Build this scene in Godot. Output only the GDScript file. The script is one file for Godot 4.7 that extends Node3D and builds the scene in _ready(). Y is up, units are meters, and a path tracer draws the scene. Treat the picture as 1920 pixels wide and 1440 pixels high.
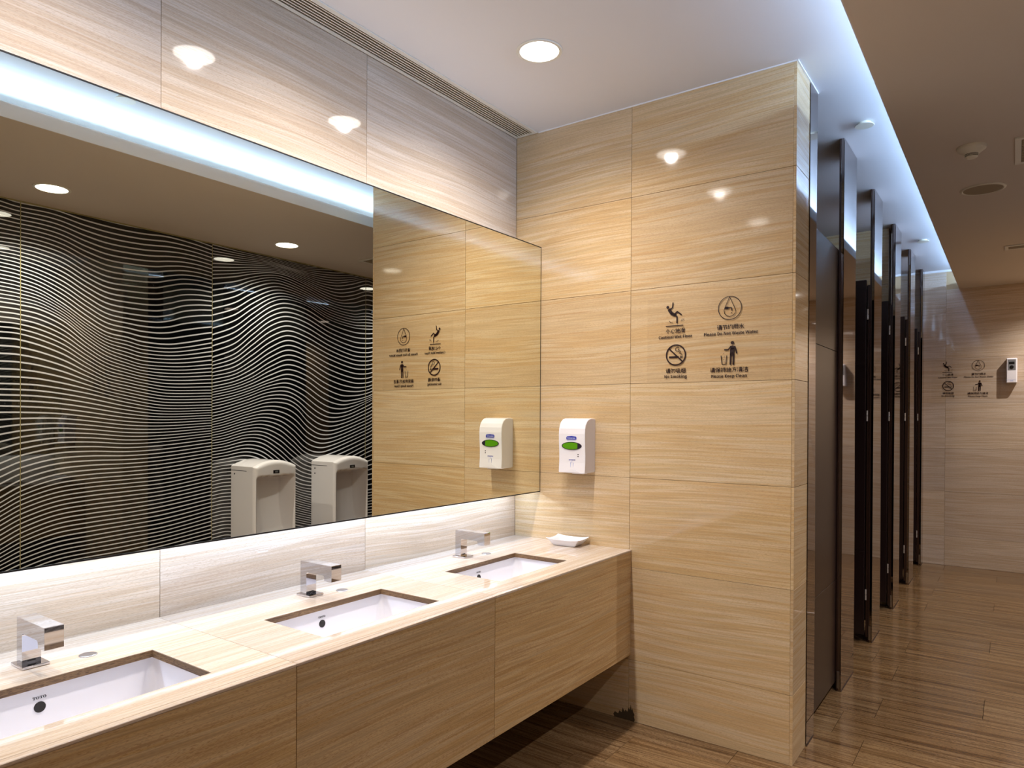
extends Node3D

# Public washroom: mirror wall with a stone vanity, stall row on the right, wave-printed glass wall opposite.
# x = away from the mirror wall, y = up, z = towards the viewer. Metres.

const H := 2.92          # upper ceiling
const HL := 2.724        # lower ceiling
const W := 1.416         # width of the stone end wall
const XE := 1.71         # edge of the lower ceiling
const XO := 3.013        # wave wall
const ZF := -5.08        # far wall
const ZB := 3.6          # wall behind the viewer
const MS := 0.1605       # mirror face
const MT := 2.321
const MB := 1.057
const CH := 0.815        # counter top
const CD := 0.68         # counter front
const ROWS := [0.0, 0.292, 0.73, 1.157, 1.603, 2.045, 2.487, 2.92]

# printed wave lines: [line number, z, y, z, y ...] for the two middle glass panels
const WAVE_A := [
	[0, 0.115, 2.671, 0.261, 2.689, 0.449, 2.699, 0.623, 2.684, 0.787, 2.680, 0.984, 2.691, 1.168, 2.715, 1.361, 2.712, 1.448, 2.724],
	[11, 0.115, 2.403, 0.223, 2.409, 0.336, 2.399, 0.429, 2.373, 0.535, 2.341, 0.718, 2.327, 0.854, 2.330, 0.977, 2.371, 1.107, 2.432, 1.240, 2.462, 1.361, 2.470, 1.448, 2.468],
	[17.5, 0.114, 2.213, 0.223, 2.199, 0.335, 2.173, 0.429, 2.136, 0.534, 2.112, 0.718, 2.112, 0.854, 2.130, 0.977, 2.190, 1.107, 2.265, 1.240, 2.316, 1.361, 2.343, 1.448, 2.352],
	[23, 0.114, 2.007, 0.307, 1.958, 0.447, 1.934, 0.622, 1.938, 0.717, 1.958, 0.853, 1.980, 0.977, 2.046, 1.107, 2.132, 1.240, 2.202, 1.361, 2.231, 1.447, 2.240],
	[29.5, 0.113, 1.825, 0.307, 1.797, 0.447, 1.788, 0.621, 1.792, 0.717, 1.814, 0.853, 1.857, 0.977, 1.933, 1.107, 2.031, 1.240, 2.088, 1.361, 2.104, 1.447, 2.108],
	[37, 0.113, 1.642, 0.447, 1.630, 0.621, 1.653, 0.717, 1.671, 0.853, 1.700, 0.976, 1.762, 1.107, 1.837, 1.240, 1.886, 1.361, 1.913, 1.447, 1.914],
	[44, 0.112, 1.507, 0.473, 1.498, 0.716, 1.534, 0.989, 1.594, 1.228, 1.631, 1.338, 1.636, 1.447, 1.635],
	[49.5, 0.112, 1.416, 0.473, 1.401, 0.716, 1.412, 1.109, 1.462, 1.338, 1.473, 1.447, 1.475],
	[57, 0.112, 1.289, 0.473, 1.255, 0.716, 1.247, 0.950, 1.264, 1.151, 1.263, 1.338, 1.229, 1.447, 1.189],
	[64, 0.111, 1.134, 0.472, 1.094, 0.716, 1.082, 0.950, 1.078, 1.151, 1.060, 1.338, 1.002, 1.446, 0.941],
	[70, 0.111, 0.999, 0.472, 0.951, 0.715, 0.941, 0.949, 0.933, 1.151, 0.913, 1.338, 0.857, 1.446, 0.800],
	[76, 0.110, 0.856, 0.472, 0.809, 0.715, 0.790, 0.949, 0.781, 1.150, 0.764, 1.337, 0.706, 1.446, 0.649],
	[82, 0.110, 0.709, 0.471, 0.655, 0.715, 0.643, 0.949, 0.629, 1.150, 0.614, 1.337, 0.568, 1.446, 0.526],
	[88.5, 0.109, 0.546, 0.714, 0.484, 1.150, 0.464, 1.446, 0.372],
]
const WAVE_B := [
	[0, -1.528, 2.742, -1.409, 2.752, -1.237, 2.713, -0.996, 2.673, -0.660, 2.660, -0.388, 2.681, -0.072, 2.672, 0.115, 2.668],
	[4, -1.528, 2.693, -1.409, 2.703, -1.225, 2.644, -1.049, 2.602, -0.858, 2.599, -0.613, 2.639, -0.388, 2.647, -0.073, 2.611, 0.115, 2.588],
	[9, -1.529, 2.563, -1.410, 2.561, -1.251, 2.504, -1.091, 2.472, -0.921, 2.499, -0.731, 2.552, -0.535, 2.595, -0.388, 2.592, -0.225, 2.555, -0.073, 2.509, 0.115, 2.466],
	[13, -1.530, 2.404, -1.411, 2.409, -1.251, 2.379, -0.985, 2.406, -0.731, 2.480, -0.499, 2.528, -0.389, 2.523, -0.225, 2.464, -0.073, 2.379, 0.114, 2.312],
	[19.5, -1.531, 2.255, -1.412, 2.242, -1.252, 2.240, -0.986, 2.281, -0.732, 2.373, -0.530, 2.394, -0.389, 2.348, -0.226, 2.234, -0.074, 2.118, 0.114, 2.035],
	[24.5, -1.532, 2.070, -1.413, 2.046, -1.253, 2.048, -0.986, 2.114, -0.732, 2.211, -0.546, 2.239, -0.390, 2.182, -0.226, 2.055, -0.075, 1.931, 0.113, 1.852],
	[29.5, -1.532, 1.906, -1.413, 1.879, -1.254, 1.879, -0.987, 1.942, -0.733, 2.032, -0.557, 2.065, -0.391, 1.994, -0.227, 1.880, -0.075, 1.788, 0.113, 1.737],
	[33.5, -1.533, 1.767, -1.414, 1.732, -1.254, 1.725, -0.988, 1.784, -0.734, 1.893, -0.558, 1.925, -0.391, 1.857, -0.227, 1.759, -0.075, 1.694, 0.113, 1.646],
	[37.5, -1.534, 1.667, -1.415, 1.624, -1.255, 1.591, -1.114, 1.583, -0.925, 1.643, -0.734, 1.745, -0.558, 1.785, -0.391, 1.737, -0.227, 1.671, -0.076, 1.620, 0.112, 1.575],
	[41, -1.534, 1.617, -1.415, 1.565, -1.175, 1.479, -1.001, 1.468, -0.868, 1.518, -0.697, 1.622, -0.543, 1.675, -0.372, 1.655, -0.176, 1.586, 0.013, 1.529, 0.112, 1.507],
	[45.5, -1.535, 1.487, -1.416, 1.437, -1.049, 1.323, -0.892, 1.325, -0.763, 1.394, -0.649, 1.497, -0.544, 1.544, -0.372, 1.549, -0.177, 1.495, 0.013, 1.436, 0.112, 1.412],
	[51.5, -1.535, 1.323, -1.416, 1.275, -0.956, 1.130, -0.831, 1.125, -0.720, 1.170, -0.608, 1.267, -0.478, 1.356, -0.324, 1.395, -0.177, 1.379, 0.012, 1.328, 0.112, 1.309],
	[57, -1.536, 1.138, -1.417, 1.102, -1.122, 1.000, -0.888, 0.958, -0.721, 0.995, -0.608, 1.059, -0.479, 1.161, -0.325, 1.251, -0.177, 1.267, 0.012, 1.227, 0.111, 1.214],
	[62, -1.538, 0.938, -1.418, 0.920, -1.123, 0.853, -0.888, 0.829, -0.667, 0.864, -0.510, 0.964, -0.325, 1.103, -0.178, 1.147, 0.012, 1.126, 0.111, 1.115],
	[66, -1.538, 0.768, -1.419, 0.758, -1.124, 0.735, -0.889, 0.724, -0.510, 0.855, -0.326, 0.975, -0.178, 1.035, 0.012, 1.041, 0.111, 1.027],
	[80, -1.540, 0.433, -1.421, 0.438, -0.890, 0.489, -0.179, 0.694, 0.011, 0.714, 0.110, 0.705],
	[88, -1.541, 0.187, -0.891, 0.287, -0.034, 0.523, 0.109, 0.518],
]

var M := {}
var rng := RandomNumberGenerator.new()


# ------------------------------------------------------------------ mesh building
class Bld:
	var st := SurfaceTool.new()
	var uv_base := Vector3.ZERO
	var uv_off := Vector2.ZERO
	var uv_size := Vector2(2.0, 1.3)
	var swap := false      # veins of level faces run along z instead of x

	func _init() -> void:
		st.begin(Mesh.PRIMITIVE_TRIANGLES)

	func uv_of(p: Vector3, n: Vector3) -> Vector2:
		var q := p - uv_base
		var a := n.abs()
		var t: Vector2
		if a.y > a.x and a.y > a.z:
			t = Vector2(q.z, q.x) if swap else Vector2(q.x, q.z)
		elif a.x >= a.z:
			t = Vector2(q.z, -q.y)
		else:
			t = Vector2(q.x, -q.y)
		return (t + uv_off) / uv_size

	func tri(a: Vector3, b: Vector3, c: Vector3, na: Vector3, nb: Vector3, nc: Vector3, n: Vector3) -> void:
		# a, b, c counter-clockwise seen from the front
		for v in [[a, na], [c, nc], [b, nb]]:
			st.set_normal(v[1])
			st.set_uv(uv_of(v[0], n))
			st.add_vertex(v[0])

	func face(pts: Array, out: Vector3) -> void:
		# flat convex polygon turned towards out
		var n: Vector3 = (pts[1] - pts[0]).cross(pts[2] - pts[0])
		if n.length() < 1e-12:
			return
		n = n.normalized()
		var q := pts.duplicate()
		if n.dot(out) < 0.0:
			q.reverse()
			n = -n
		for i in range(1, q.size() - 1):
			tri(q[0], q[i], q[i + 1], n, n, n, n)

	func box(lo: Vector3, hi: Vector3, c := 0.0) -> void:
		var mid := (lo + hi) / 2.0
		if c <= 0.0:
			for ax in 3:
				for s in [0, 1]:
					var pts := []
					for k in [[0, 0], [1, 0], [1, 1], [0, 1]]:
						var p := Vector3.ZERO
						p[ax] = hi[ax] if s else lo[ax]
						p[(ax + 1) % 3] = hi[(ax + 1) % 3] if k[0] else lo[(ax + 1) % 3]
						p[(ax + 2) % 3] = hi[(ax + 2) % 3] if k[1] else lo[(ax + 2) % 3]
						pts.append(p)
					var o := Vector3.ZERO
					o[ax] = 1.0 if s else -1.0
					face(pts, o)
			return
		var pt := func(s: Array, ax: int) -> Vector3:
			var p := Vector3.ZERO
			for k in 3:
				var v: float = hi[k] if s[k] else lo[k]
				p[k] = v if k == ax else (v - c if s[k] else v + c)
			return p
		for ax in 3:
			var b := (ax + 1) % 3
			var d := (ax + 2) % 3
			for s in [0, 1]:
				var pts := []
				for k in [[0, 0], [1, 0], [1, 1], [0, 1]]:
					var sg := [0, 0, 0]
					sg[ax] = s
					sg[b] = k[0]
					sg[d] = k[1]
					pts.append(pt.call(sg, ax))
				var o := Vector3.ZERO
				o[ax] = 1.0 if s else -1.0
				face(pts, o)
			for k in [[0, 0], [1, 0], [1, 1], [0, 1]]:
				var s0 := [0, 0, 0]
				var s1 := [0, 0, 0]
				s1[ax] = 1
				for sg in [s0, s1]:
					sg[b] = k[0]
					sg[d] = k[1]
				var quad := [pt.call(s0, b), pt.call(s1, b), pt.call(s1, d), pt.call(s0, d)]
				face(quad, (quad[0] + quad[2]) / 2.0 - mid)
		for i in 8:
			var sg := [i & 1, (i >> 1) & 1, (i >> 2) & 1]
			var t := [pt.call(sg, 0), pt.call(sg, 1), pt.call(sg, 2)]
			face(t, t[0] - mid)

	func lathe(profile: Array, at: Vector3, axis := Vector3.UP, segs := 40) -> void:
		# profile: [radius, along axis], from one end to the other; outside on the left of the run seen with axis up
		var up := axis.normalized()
		var e1 := up.cross(Vector3(0.31, 0.2, 0.93)).normalized()
		var e2 := up.cross(e1)
		for k in profile.size() - 1:
			var a: Vector2 = profile[k]
			var b: Vector2 = profile[k + 1]
			var d := (b - a)
			if d.length() < 1e-9:
				continue
			d = d.normalized()
			var nr := Vector2(d.y, -d.x)
			for i in segs:
				var t0 := TAU * i / segs
				var t1 := TAU * (i + 1) / segs
				var r0 := e1 * cos(t0) + e2 * sin(t0)
				var r1 := e1 * cos(t1) + e2 * sin(t1)
				var p := [at + r0 * a.x + up * a.y, at + r1 * a.x + up * a.y, at + r1 * b.x + up * b.y, at + r0 * b.x + up * b.y]
				var n0 := (r0 * nr.x + up * nr.y).normalized()
				var n1 := (r1 * nr.x + up * nr.y).normalized()
				var nm := (n0 + n1).normalized()
				if a.x > 1e-7:
					tri2(p[0], p[1], p[2], n0, n1, n1, nm)
				if b.x > 1e-7:
					tri2(p[0], p[2], p[3], n0, n1, n0, nm)

	func tri2(a: Vector3, b: Vector3, c: Vector3, na: Vector3, nb: Vector3, nc: Vector3, n: Vector3) -> void:
		if (b - a).cross(c - a).dot(n) < 0.0:
			tri(a, c, b, na, nc, nb, n)
		else:
			tri(a, b, c, na, nb, nc, n)

	func grid(p: Array, out_hint: Callable) -> void:
		# smooth surface through p[i][j]
		var n := []
		var rows: int = p.size()
		var cols: int = p[0].size()
		for i in rows:
			var r := []
			for j in cols:
				var du: Vector3 = p[mini(i + 1, rows - 1)][j] - p[maxi(i - 1, 0)][j]
				var dv: Vector3 = p[i][mini(j + 1, cols - 1)] - p[i][maxi(j - 1, 0)]
				var m := du.cross(dv).normalized()
				if m.dot(out_hint.call(p[i][j])) < 0.0:
					m = -m
				r.append(m)
			n.append(r)
		for i in rows - 1:
			for j in cols - 1:
				var nm: Vector3 = (n[i][j] + n[i + 1][j + 1] + n[i + 1][j] + n[i][j + 1]).normalized()
				tri2(p[i][j], p[i + 1][j], p[i + 1][j + 1], n[i][j], n[i + 1][j], n[i + 1][j + 1], nm)
				tri2(p[i][j], p[i + 1][j + 1], p[i][j + 1], n[i][j], n[i + 1][j + 1], n[i][j + 1], nm)

	func prism(poly: Array, lo: float, hi: float, place: Callable) -> void:
		# extrude a polygon (array of Vector2); place(u, v, w) gives the point
		var mid := Vector2.ZERO
		for q in poly:
			mid += q
		mid /= poly.size()
		var packed := PackedVector2Array(poly)
		var idx := Geometry2D.triangulate_polygon(packed)
		var out_hi: Vector3 = place.call(mid.x, mid.y, hi) - place.call(mid.x, mid.y, lo)
		for i in range(0, idx.size(), 3):
			for w in [[lo, -1.0], [hi, 1.0]]:
				var t := []
				for k in 3:
					var q: Vector2 = packed[idx[i + k]]
					t.append(place.call(q.x, q.y, w[0]))
				face(t, out_hi * w[1])
		var ccw := 0.0
		for i in poly.size():
			ccw += poly[i].cross(poly[(i + 1) % poly.size()])
		for i in poly.size():
			var a: Vector2 = poly[i]
			var b: Vector2 = poly[(i + 1) % poly.size()]
			var o2 := Vector2((b - a).y, -(b - a).x) * signf(ccw)
			var m := (a + b) / 2.0
			var out: Vector3 = place.call(m.x + o2.x, m.y + o2.y, lo) - place.call(m.x, m.y, lo)
			face([place.call(a.x, a.y, lo), place.call(b.x, b.y, lo), place.call(b.x, b.y, hi), place.call(a.x, a.y, hi)], out)

	# flat drawing in the x-y plane, facing +z, a fraction of a millimetre thick
	func stroke(pts: Array, w: float, z0: float, z1: float, round_ends := true) -> void:
		for i in pts.size() - 1:
			var a: Vector2 = pts[i]
			var b: Vector2 = pts[i + 1]
			var d := (b - a)
			if d.length() < 1e-7:
				continue
			d = d.normalized()
			var s := Vector2(-d.y, d.x) * w / 2.0
			prism([a - s, b - s, b + s, a + s], z0, z1, func(u, v, t): return Vector3(u, v, t))
		if round_ends:
			for q in pts:
				disc(q, w / 2.0, z0, z1, 10)

	func disc(c: Vector2, r: float, z0: float, z1: float, n := 20) -> void:
		var poly := []
		for i in n:
			poly.append(c + Vector2.from_angle(TAU * i / n) * r)
		prism(poly, z0, z1, func(u, v, t): return Vector3(u, v, t))

	func ring(c: Vector2, r: float, w: float, z0: float, z1: float, n := 44) -> void:
		for i in n:
			var a := Vector2.from_angle(TAU * i / n)
			var b := Vector2.from_angle(TAU * (i + 1) / n)
			prism([c + a * (r - w / 2), c + a * (r + w / 2), c + b * (r + w / 2), c + b * (r - w / 2)], z0, z1, func(u, v, t): return Vector3(u, v, t))

	func mesh() -> ArrayMesh:
		return st.commit()


func slab(b: Bld, lo: Vector3, hi: Vector3, holes: Array) -> void:
	# level slab with rectangular openings [x0, x1, z0, z1]
	var xs := [lo.x, hi.x]
	for h in holes:
		xs.append_array([h[0], h[1]])
	xs.sort()
	for i in xs.size() - 1:
		var xm: float = (xs[i] + xs[i + 1]) / 2.0
		var z := lo.z
		var cuts := []
		for h in holes:
			if xm > h[0] and xm < h[1]:
				cuts.append([h[2], h[3]])
		cuts.sort()
		for c in cuts:
			b.box(Vector3(xs[i], lo.y, z), Vector3(xs[i + 1], hi.y, c[0]))
			z = c[1]
		b.box(Vector3(xs[i], lo.y, z), Vector3(xs[i + 1], hi.y, hi.z))


func duct(b: Bld, x0: float, x1: float, z0: float, z1: float, y0: float, y1: float) -> void:
	# sheet-metal box, open below
	var t := 0.002
	b.box(Vector3(x0, y0, z0), Vector3(x0 + t, y1, z1))
	b.box(Vector3(x1 - t, y0, z0), Vector3(x1, y1, z1))
	b.box(Vector3(x0 + t, y0, z0), Vector3(x1 - t, y1, z0 + t))
	b.box(Vector3(x0 + t, y0, z1 - t), Vector3(x1 - t, y1, z1))
	b.box(Vector3(x0, y1, z0), Vector3(x1, y1 + t, z1))


func bld() -> Bld:
	return Bld.new()


func put(b: Bld, called: String, m: Material, parent: Node = self) -> MeshInstance3D:
	var o := MeshInstance3D.new()
	o.name = called
	o.mesh = b.mesh()
	o.material_override = m
	parent.add_child(o, true)
	return o


var taken := {}


func numbered(called: String) -> String:
	var n: int = taken.get(called, 0)
	taken[called] = n + 1
	return called if n == 0 else "%s_%03d" % [called, n]


func tag(o: Node, label: String, category: String, group := "") -> void:
	o.set_meta("label", label)
	o.set_meta("category", category)
	if group:
		o.set_meta("group", group)


func thing(called: String, label: String, category: String, at: Vector3, group := "") -> Node3D:
	var o := Node3D.new()
	o.name = numbered(called)
	add_child(o)
	o.position = at
	tag(o, label, category, group)
	return o


func structure(called: String, b: Bld, m: Material) -> MeshInstance3D:
	var o := put(b, called, m)
	o.set_meta("kind", "structure")
	return o


func text(parent: Node, called: String, words: String, width: float, height: float, at: Vector3, turn: Basis, m: Material, bold := true, face_name := "Droid Sans") -> MeshInstance3D:
	# words centred on at, in the plane turned by turn; height = height of a capital
	var t := TextMesh.new()
	var f := SystemFont.new()
	f.font_names = PackedStringArray([face_name])
	f.font_weight = 700 if bold else 400
	t.font = f
	t.font_size = 48
	t.pixel_size = 0.01
	t.depth = 0.02
	t.text = words
	var box := t.get_aabb()
	var o := MeshInstance3D.new()
	o.name = called
	o.mesh = t
	o.material_override = m
	var s := Vector3(width / maxf(box.size.x, 1e-6), height / (48 * 0.01 * 0.72), 0.02)
	var mid := box.get_center()
	o.transform = Transform3D(turn, at) * Transform3D(Basis.from_scale(s), Vector3(-mid.x * s.x, -mid.y * s.y, 0.0))
	parent.add_child(o, true)
	return o


# ------------------------------------------------------------------ materials
func flat_mat(c: Color, rough := 0.5, metal := 0.0, spec := 0.5) -> StandardMaterial3D:
	var m := StandardMaterial3D.new()
	m.albedo_color = c
	m.roughness = rough
	m.metallic = metal
	m.metallic_specular = spec
	return m


func srgb(r: int, g: int, b: int) -> Color:
	return Color(r / 255.0, g / 255.0, b / 255.0)


func stone_texture(sd: int, ramp: Array, contrast: float, vein: Color, vein_amount: float, scale := 42.0) -> ImageTexture:
	var w := 768
	var h := 1280
	var n := []
	for k in 5:
		var f := FastNoiseLite.new()
		f.seed = sd + k * 17
		f.noise_type = FastNoiseLite.TYPE_SIMPLEX_SMOOTH if k < 3 else FastNoiseLite.TYPE_SIMPLEX
		f.frequency = 1.0
		f.fractal_type = FastNoiseLite.FRACTAL_FBM if k in [1, 2] else FastNoiseLite.FRACTAL_NONE
		f.fractal_octaves = 3
		n.append(f)
	var data := PackedByteArray()
	data.resize(w * h * 3)
	var at := 0
	for j in h:
		var v := 1.3 * j / h
		for i in w:
			var u := 2.0 * i / w
			var y: float = v + n[0].get_noise_2d(u * 0.9, v * 2.2) * 0.014 + u * 0.012
			var broad: float = n[1].get_noise_2d(u * 0.28, y * 9.0)
			var mid: float = n[2].get_noise_2d(u * 0.9 + 9.0, y * scale)
			var fine: float = n[3].get_noise_2d(u * 3.5, y * 230.0)
			var grain: float = n[4].get_noise_2d(u * 42.0, y * 330.0)
			var t := clampf(0.5 + broad * 1.0 + mid * 0.3, 0.0, 0.999) * (ramp.size() - 1)
			var c: Color = ramp[int(t)].lerp(ramp[int(t) + 1], t - int(t))
			c = c * (1.0 + contrast * (mid * 0.9 + fine * 0.55 + grain * 0.3))
			var dark := smoothstep(0.32, 0.62, mid + fine * 0.28) * vein_amount
			dark = maxf(dark, smoothstep(0.62, 0.85, grain + mid * 0.6) * vein_amount * 0.9)
			c = c.lerp(vein, dark)
			data[at] = int(clampf(c.r, 0.0, 1.0) * 255.0)
			data[at + 1] = int(clampf(c.g, 0.0, 1.0) * 255.0)
			data[at + 2] = int(clampf(c.b, 0.0, 1.0) * 255.0)
			at += 3
	return ImageTexture.create_from_image(Image.create_from_data(w, h, false, Image.FORMAT_RGB8, data))


func stone_mat(tex: Texture2D, tint: Color, rough: float, spec := 0.5) -> StandardMaterial3D:
	var m := flat_mat(tint, rough, 0.0, spec)
	m.albedo_texture = tex
	return m


func guide_at(g: Array, z: float) -> float:
	var n := (g.size() - 1) / 2
	if z <= g[1]:
		return g[2]
	if z >= g[1 + 2 * (n - 1)]:
		return g[2 + 2 * (n - 1)]
	var k := 0
	while g[1 + 2 * (k + 1)] < z:
		k += 1
	var z1: float = g[1 + 2 * k]
	var z2: float = g[3 + 2 * k]
	var y1: float = g[2 + 2 * k]
	var y2: float = g[4 + 2 * k]
	var d := (y2 - y1) / (z2 - z1)
	var m1 := d
	var m2 := d
	if k > 0:
		m1 = (y2 - g[2 * k]) / (z2 - g[2 * k - 1])
	if k < n - 2:
		m2 = (g[6 + 2 * k] - y1) / (g[5 + 2 * k] - z1)
	var t := (z - z1) / (z2 - z1)
	var hh := z2 - z1
	return (2 * t * t * t - 3 * t * t + 1) * y1 + (t * t * t - 2 * t * t + t) * hh * m1 + (3 * t * t - 2 * t * t * t) * y2 + (t * t * t - t * t) * hh * m2


func wave_texture(guides: Array, z0: float, z1: float, fold: float) -> ImageTexture:
	# white lines printed on the back of black glass; u runs along z from z0 to z1, v down from HL to 0
	var w := 768
	var h := 2048
	var data := PackedByteArray()
	data.resize(w * h)
	data.fill(0)
	for i in w:
		var z := lerpf(z0, z1, (i + 0.5) / w)
		if (z - fold) * fold > 0.0:
			z = 2.0 * fold - z       # past the traced part the pattern swings back
		var ys := []
		var ph := []
		for g in guides:
			ys.append(guide_at(g, z))
			ph.append(float(g[0]) * 0.88)
		for k in range(1, ys.size()):
			ys[k] = minf(ys[k], ys[k - 1] - 0.004 * (ph[k] - ph[k - 1]))
		# carry the first and last spacing on beyond the guides
		var top_gap: float = maxf((ys[0] - ys[1]) / (ph[1] - ph[0]), 0.012)
		ys.push_front(ys[0] + top_gap * 12.0)
		ph.push_front(ph[0] - 12.0)
		var last := ys.size() - 1
		var low_gap: float = maxf((ys[last - 1] - ys[last]) / (ph[last] - ph[last - 1]), 0.015)
		ys.append(ys[last] - low_gap * 40.0)
		ph.append(ph[last] + 40.0)
		var k := 0
		for line in range(-12, 128):
			while k < ys.size() - 2 and ph[k + 1] < line:
				k += 1
			var gap: float = (ys[k] - ys[k + 1]) / (ph[k + 1] - ph[k])
			var y: float = ys[k] - (line - ph[k]) * gap
			if y < -0.05 or y > HL + 0.05:
				continue
			var half := clampf(gap * 0.145, 0.0019, 0.0050) / HL * h
			var c := (1.0 - y / HL) * h
			for j in range(int(c - half - 1.5), int(c + half + 2.5)):
				if j < 0 or j >= h:
					continue
				var a := clampf(half + 0.5 - absf(j + 0.5 - c), 0.0, 1.0)
				var q := int(a * 255.0)
				if q > data[j * w + i]:
					data[j * w + i] = q
	var rgb := PackedByteArray()
	rgb.resize(w * h * 3)
	for p in w * h:
		var a := data[p] / 255.0
		rgb[p * 3] = int(lerpf(8.0, 216.0, a))
		rgb[p * 3 + 1] = int(lerpf(9.0, 217.0, a))
		rgb[p * 3 + 2] = int(lerpf(10.0, 224.0, a))
	return ImageTexture.create_from_image(Image.create_from_data(w, h, false, Image.FORMAT_RGB8, rgb))


func make_materials() -> void:
	var wall_tex := stone_texture(11, [srgb(206, 179, 140), srgb(213, 189, 154), srgb(203, 171, 126), srgb(216, 194, 161), srgb(204, 175, 132)], 0.075, srgb(148, 116, 82), 0.34, 66.0)
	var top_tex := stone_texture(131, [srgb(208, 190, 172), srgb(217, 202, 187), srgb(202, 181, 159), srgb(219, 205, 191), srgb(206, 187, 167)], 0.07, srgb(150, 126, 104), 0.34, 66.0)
	var floor_tex := stone_texture(57, [srgb(142, 114, 82), srgb(120, 93, 63), srgb(150, 123, 91), srgb(105, 78, 50), srgb(137, 109, 77)], 0.14, srgb(68, 46, 28), 0.8)
	var front_tex := stone_texture(93, [srgb(204, 176, 134), srgb(198, 166, 120), srgb(209, 183, 145), srgb(196, 163, 114), srgb(205, 176, 134)], 0.11, srgb(140, 108, 72), 0.5)
	var tints := [Color(1, 1, 1), Color(0.965, 0.95, 0.93), Color(1.0, 0.985, 0.955), Color(0.95, 0.945, 0.945)]
	for k in 4:
		M["wall%d" % k] = stone_mat(wall_tex, tints[k], 0.07)
		M["floor%d" % k] = stone_mat(floor_tex, tints[k], 0.13)
		M["front%d" % k] = stone_mat(front_tex, tints[k], 0.22)
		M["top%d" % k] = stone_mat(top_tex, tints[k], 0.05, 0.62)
	M.raw_edge = stone_mat(floor_tex, Color(0.95, 0.93, 0.9), 0.5)
	M.grout = flat_mat(srgb(186, 158, 120), 0.8)
	M.mould = flat_mat(srgb(80, 64, 42), 0.8)
	M.dark_grout = flat_mat(srgb(48, 34, 24), 0.85)
	M.white_paint = flat_mat(srgb(226, 224, 224), 0.75, 0.0, 0.3)
	M.beige_paint = flat_mat(srgb(218, 206, 192), 0.7, 0.0, 0.3)
	M.caulk = flat_mat(srgb(236, 234, 232), 0.5)
	M.mirror = flat_mat(Color(0.935, 0.935, 0.875), 0.0, 1.0)
	M.joint = flat_mat(srgb(150, 138, 92), 0.5)
	M.dark_edge = flat_mat(srgb(24, 22, 20), 0.35)
	M.mirror_box = flat_mat(srgb(190, 188, 184), 0.6)
	M.chrome = flat_mat(srgb(214, 214, 220), 0.04, 1.0)
	M.brushed = flat_mat(srgb(186, 184, 186), 0.28, 1.0)
	M.porcelain = flat_mat(srgb(238, 236, 240), 0.08)
	M.urinal = flat_mat(srgb(238, 235, 238), 0.1)
	M.plastic = flat_mat(srgb(238, 234, 238), 0.22)
	M.grey_plastic = flat_mat(srgb(120, 120, 122), 0.3)
	M.cream_plastic = flat_mat(srgb(228, 222, 204), 0.35)
	M.speaker_grille = flat_mat(srgb(150, 132, 104), 0.6)
	M.black = flat_mat(srgb(10, 9, 9), 0.35)
	M.hole = flat_mat(srgb(30, 26, 24), 0.6)
	M.ink = flat_mat(srgb(38, 14, 16), 0.4)
	M.grey_ink = flat_mat(srgb(40, 40, 44), 0.5)
	M.blue = flat_mat(srgb(26, 40, 168), 0.3)
	M.pale_blue = flat_mat(srgb(176, 182, 224), 0.4)
	M.white_ink = flat_mat(srgb(236, 238, 244), 0.4)
	M.green_soap = flat_mat(srgb(86, 152, 20), 0.12)
	M.dark_window = flat_mat(srgb(44, 38, 52), 0.1)
	M.polished_steel = flat_mat(srgb(160, 150, 147), 0.03, 1.0)
	M.door = flat_mat(srgb(40, 27, 27), 0.3, 0.0, 0.5)
	M.edge_band = flat_mat(srgb(56, 36, 28), 0.35)
	M.vent_white = flat_mat(srgb(226, 222, 210), 0.4)
	M.vent_slat = flat_mat(srgb(232, 224, 206), 0.35)
	M.grille_slat = flat_mat(srgb(176, 158, 130), 0.4)
	M.hinge = flat_mat(srgb(226, 222, 220), 0.35, 0.5)
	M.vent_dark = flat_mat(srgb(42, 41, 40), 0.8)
	var acrylic := flat_mat(Color(0.82, 0.72, 0.55, 0.03), 0.3)
	acrylic.transparency = BaseMaterial3D.TRANSPARENCY_ALPHA
	M.acrylic = acrylic
	for k in [["downlight_glow", Color(1.0, 0.97, 0.94), 9.0], ["cool_glow", Color(0.80, 0.89, 1.0), 3.0]]:
		var g := flat_mat(Color(0.9, 0.9, 0.9), 0.5)
		g.emission_enabled = true
		g.emission = k[1]
		g.emission_energy_multiplier = k[2]
		M[k[0]] = g
	for a in [["wave_a", WAVE_A, 1.343, 0.11, 1.448], ["wave_b", WAVE_B, 0.11, -1.403, -1.53], ["wave_c", WAVE_A, 2.576, 1.343, 1.448], ["wave_d", WAVE_B, -1.403, -2.90, -1.53]]:
		var g := flat_mat(Color.WHITE, 0.025, 0.0, 0.72)
		g.albedo_texture = wave_texture(a[1], a[2], a[3], a[4])
		M[a[0]] = g


# ------------------------------------------------------------------ stone cladding
func tile_at(parent: Node, lo: Vector3, hi: Vector3, kind: String, called := "tile", swap := false, chamfer := 0.0008) -> MeshInstance3D:
	var b := bld()
	b.uv_base = Vector3(lo.x, hi.y, lo.z)
	b.swap = swap
	var d := hi - lo
	var long := maxf(d.z if swap else d.x, d.z if d.x < 0.05 else 0.0)
	b.uv_off = Vector2(rng.randf() * maxf(2.0 - maxf(long, 0.9), 0.0), rng.randf() * 0.8)
	b.box(lo, hi, chamfer)
	return put(b, called, M[kind + str(rng.randi() % 4)], parent)


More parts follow.
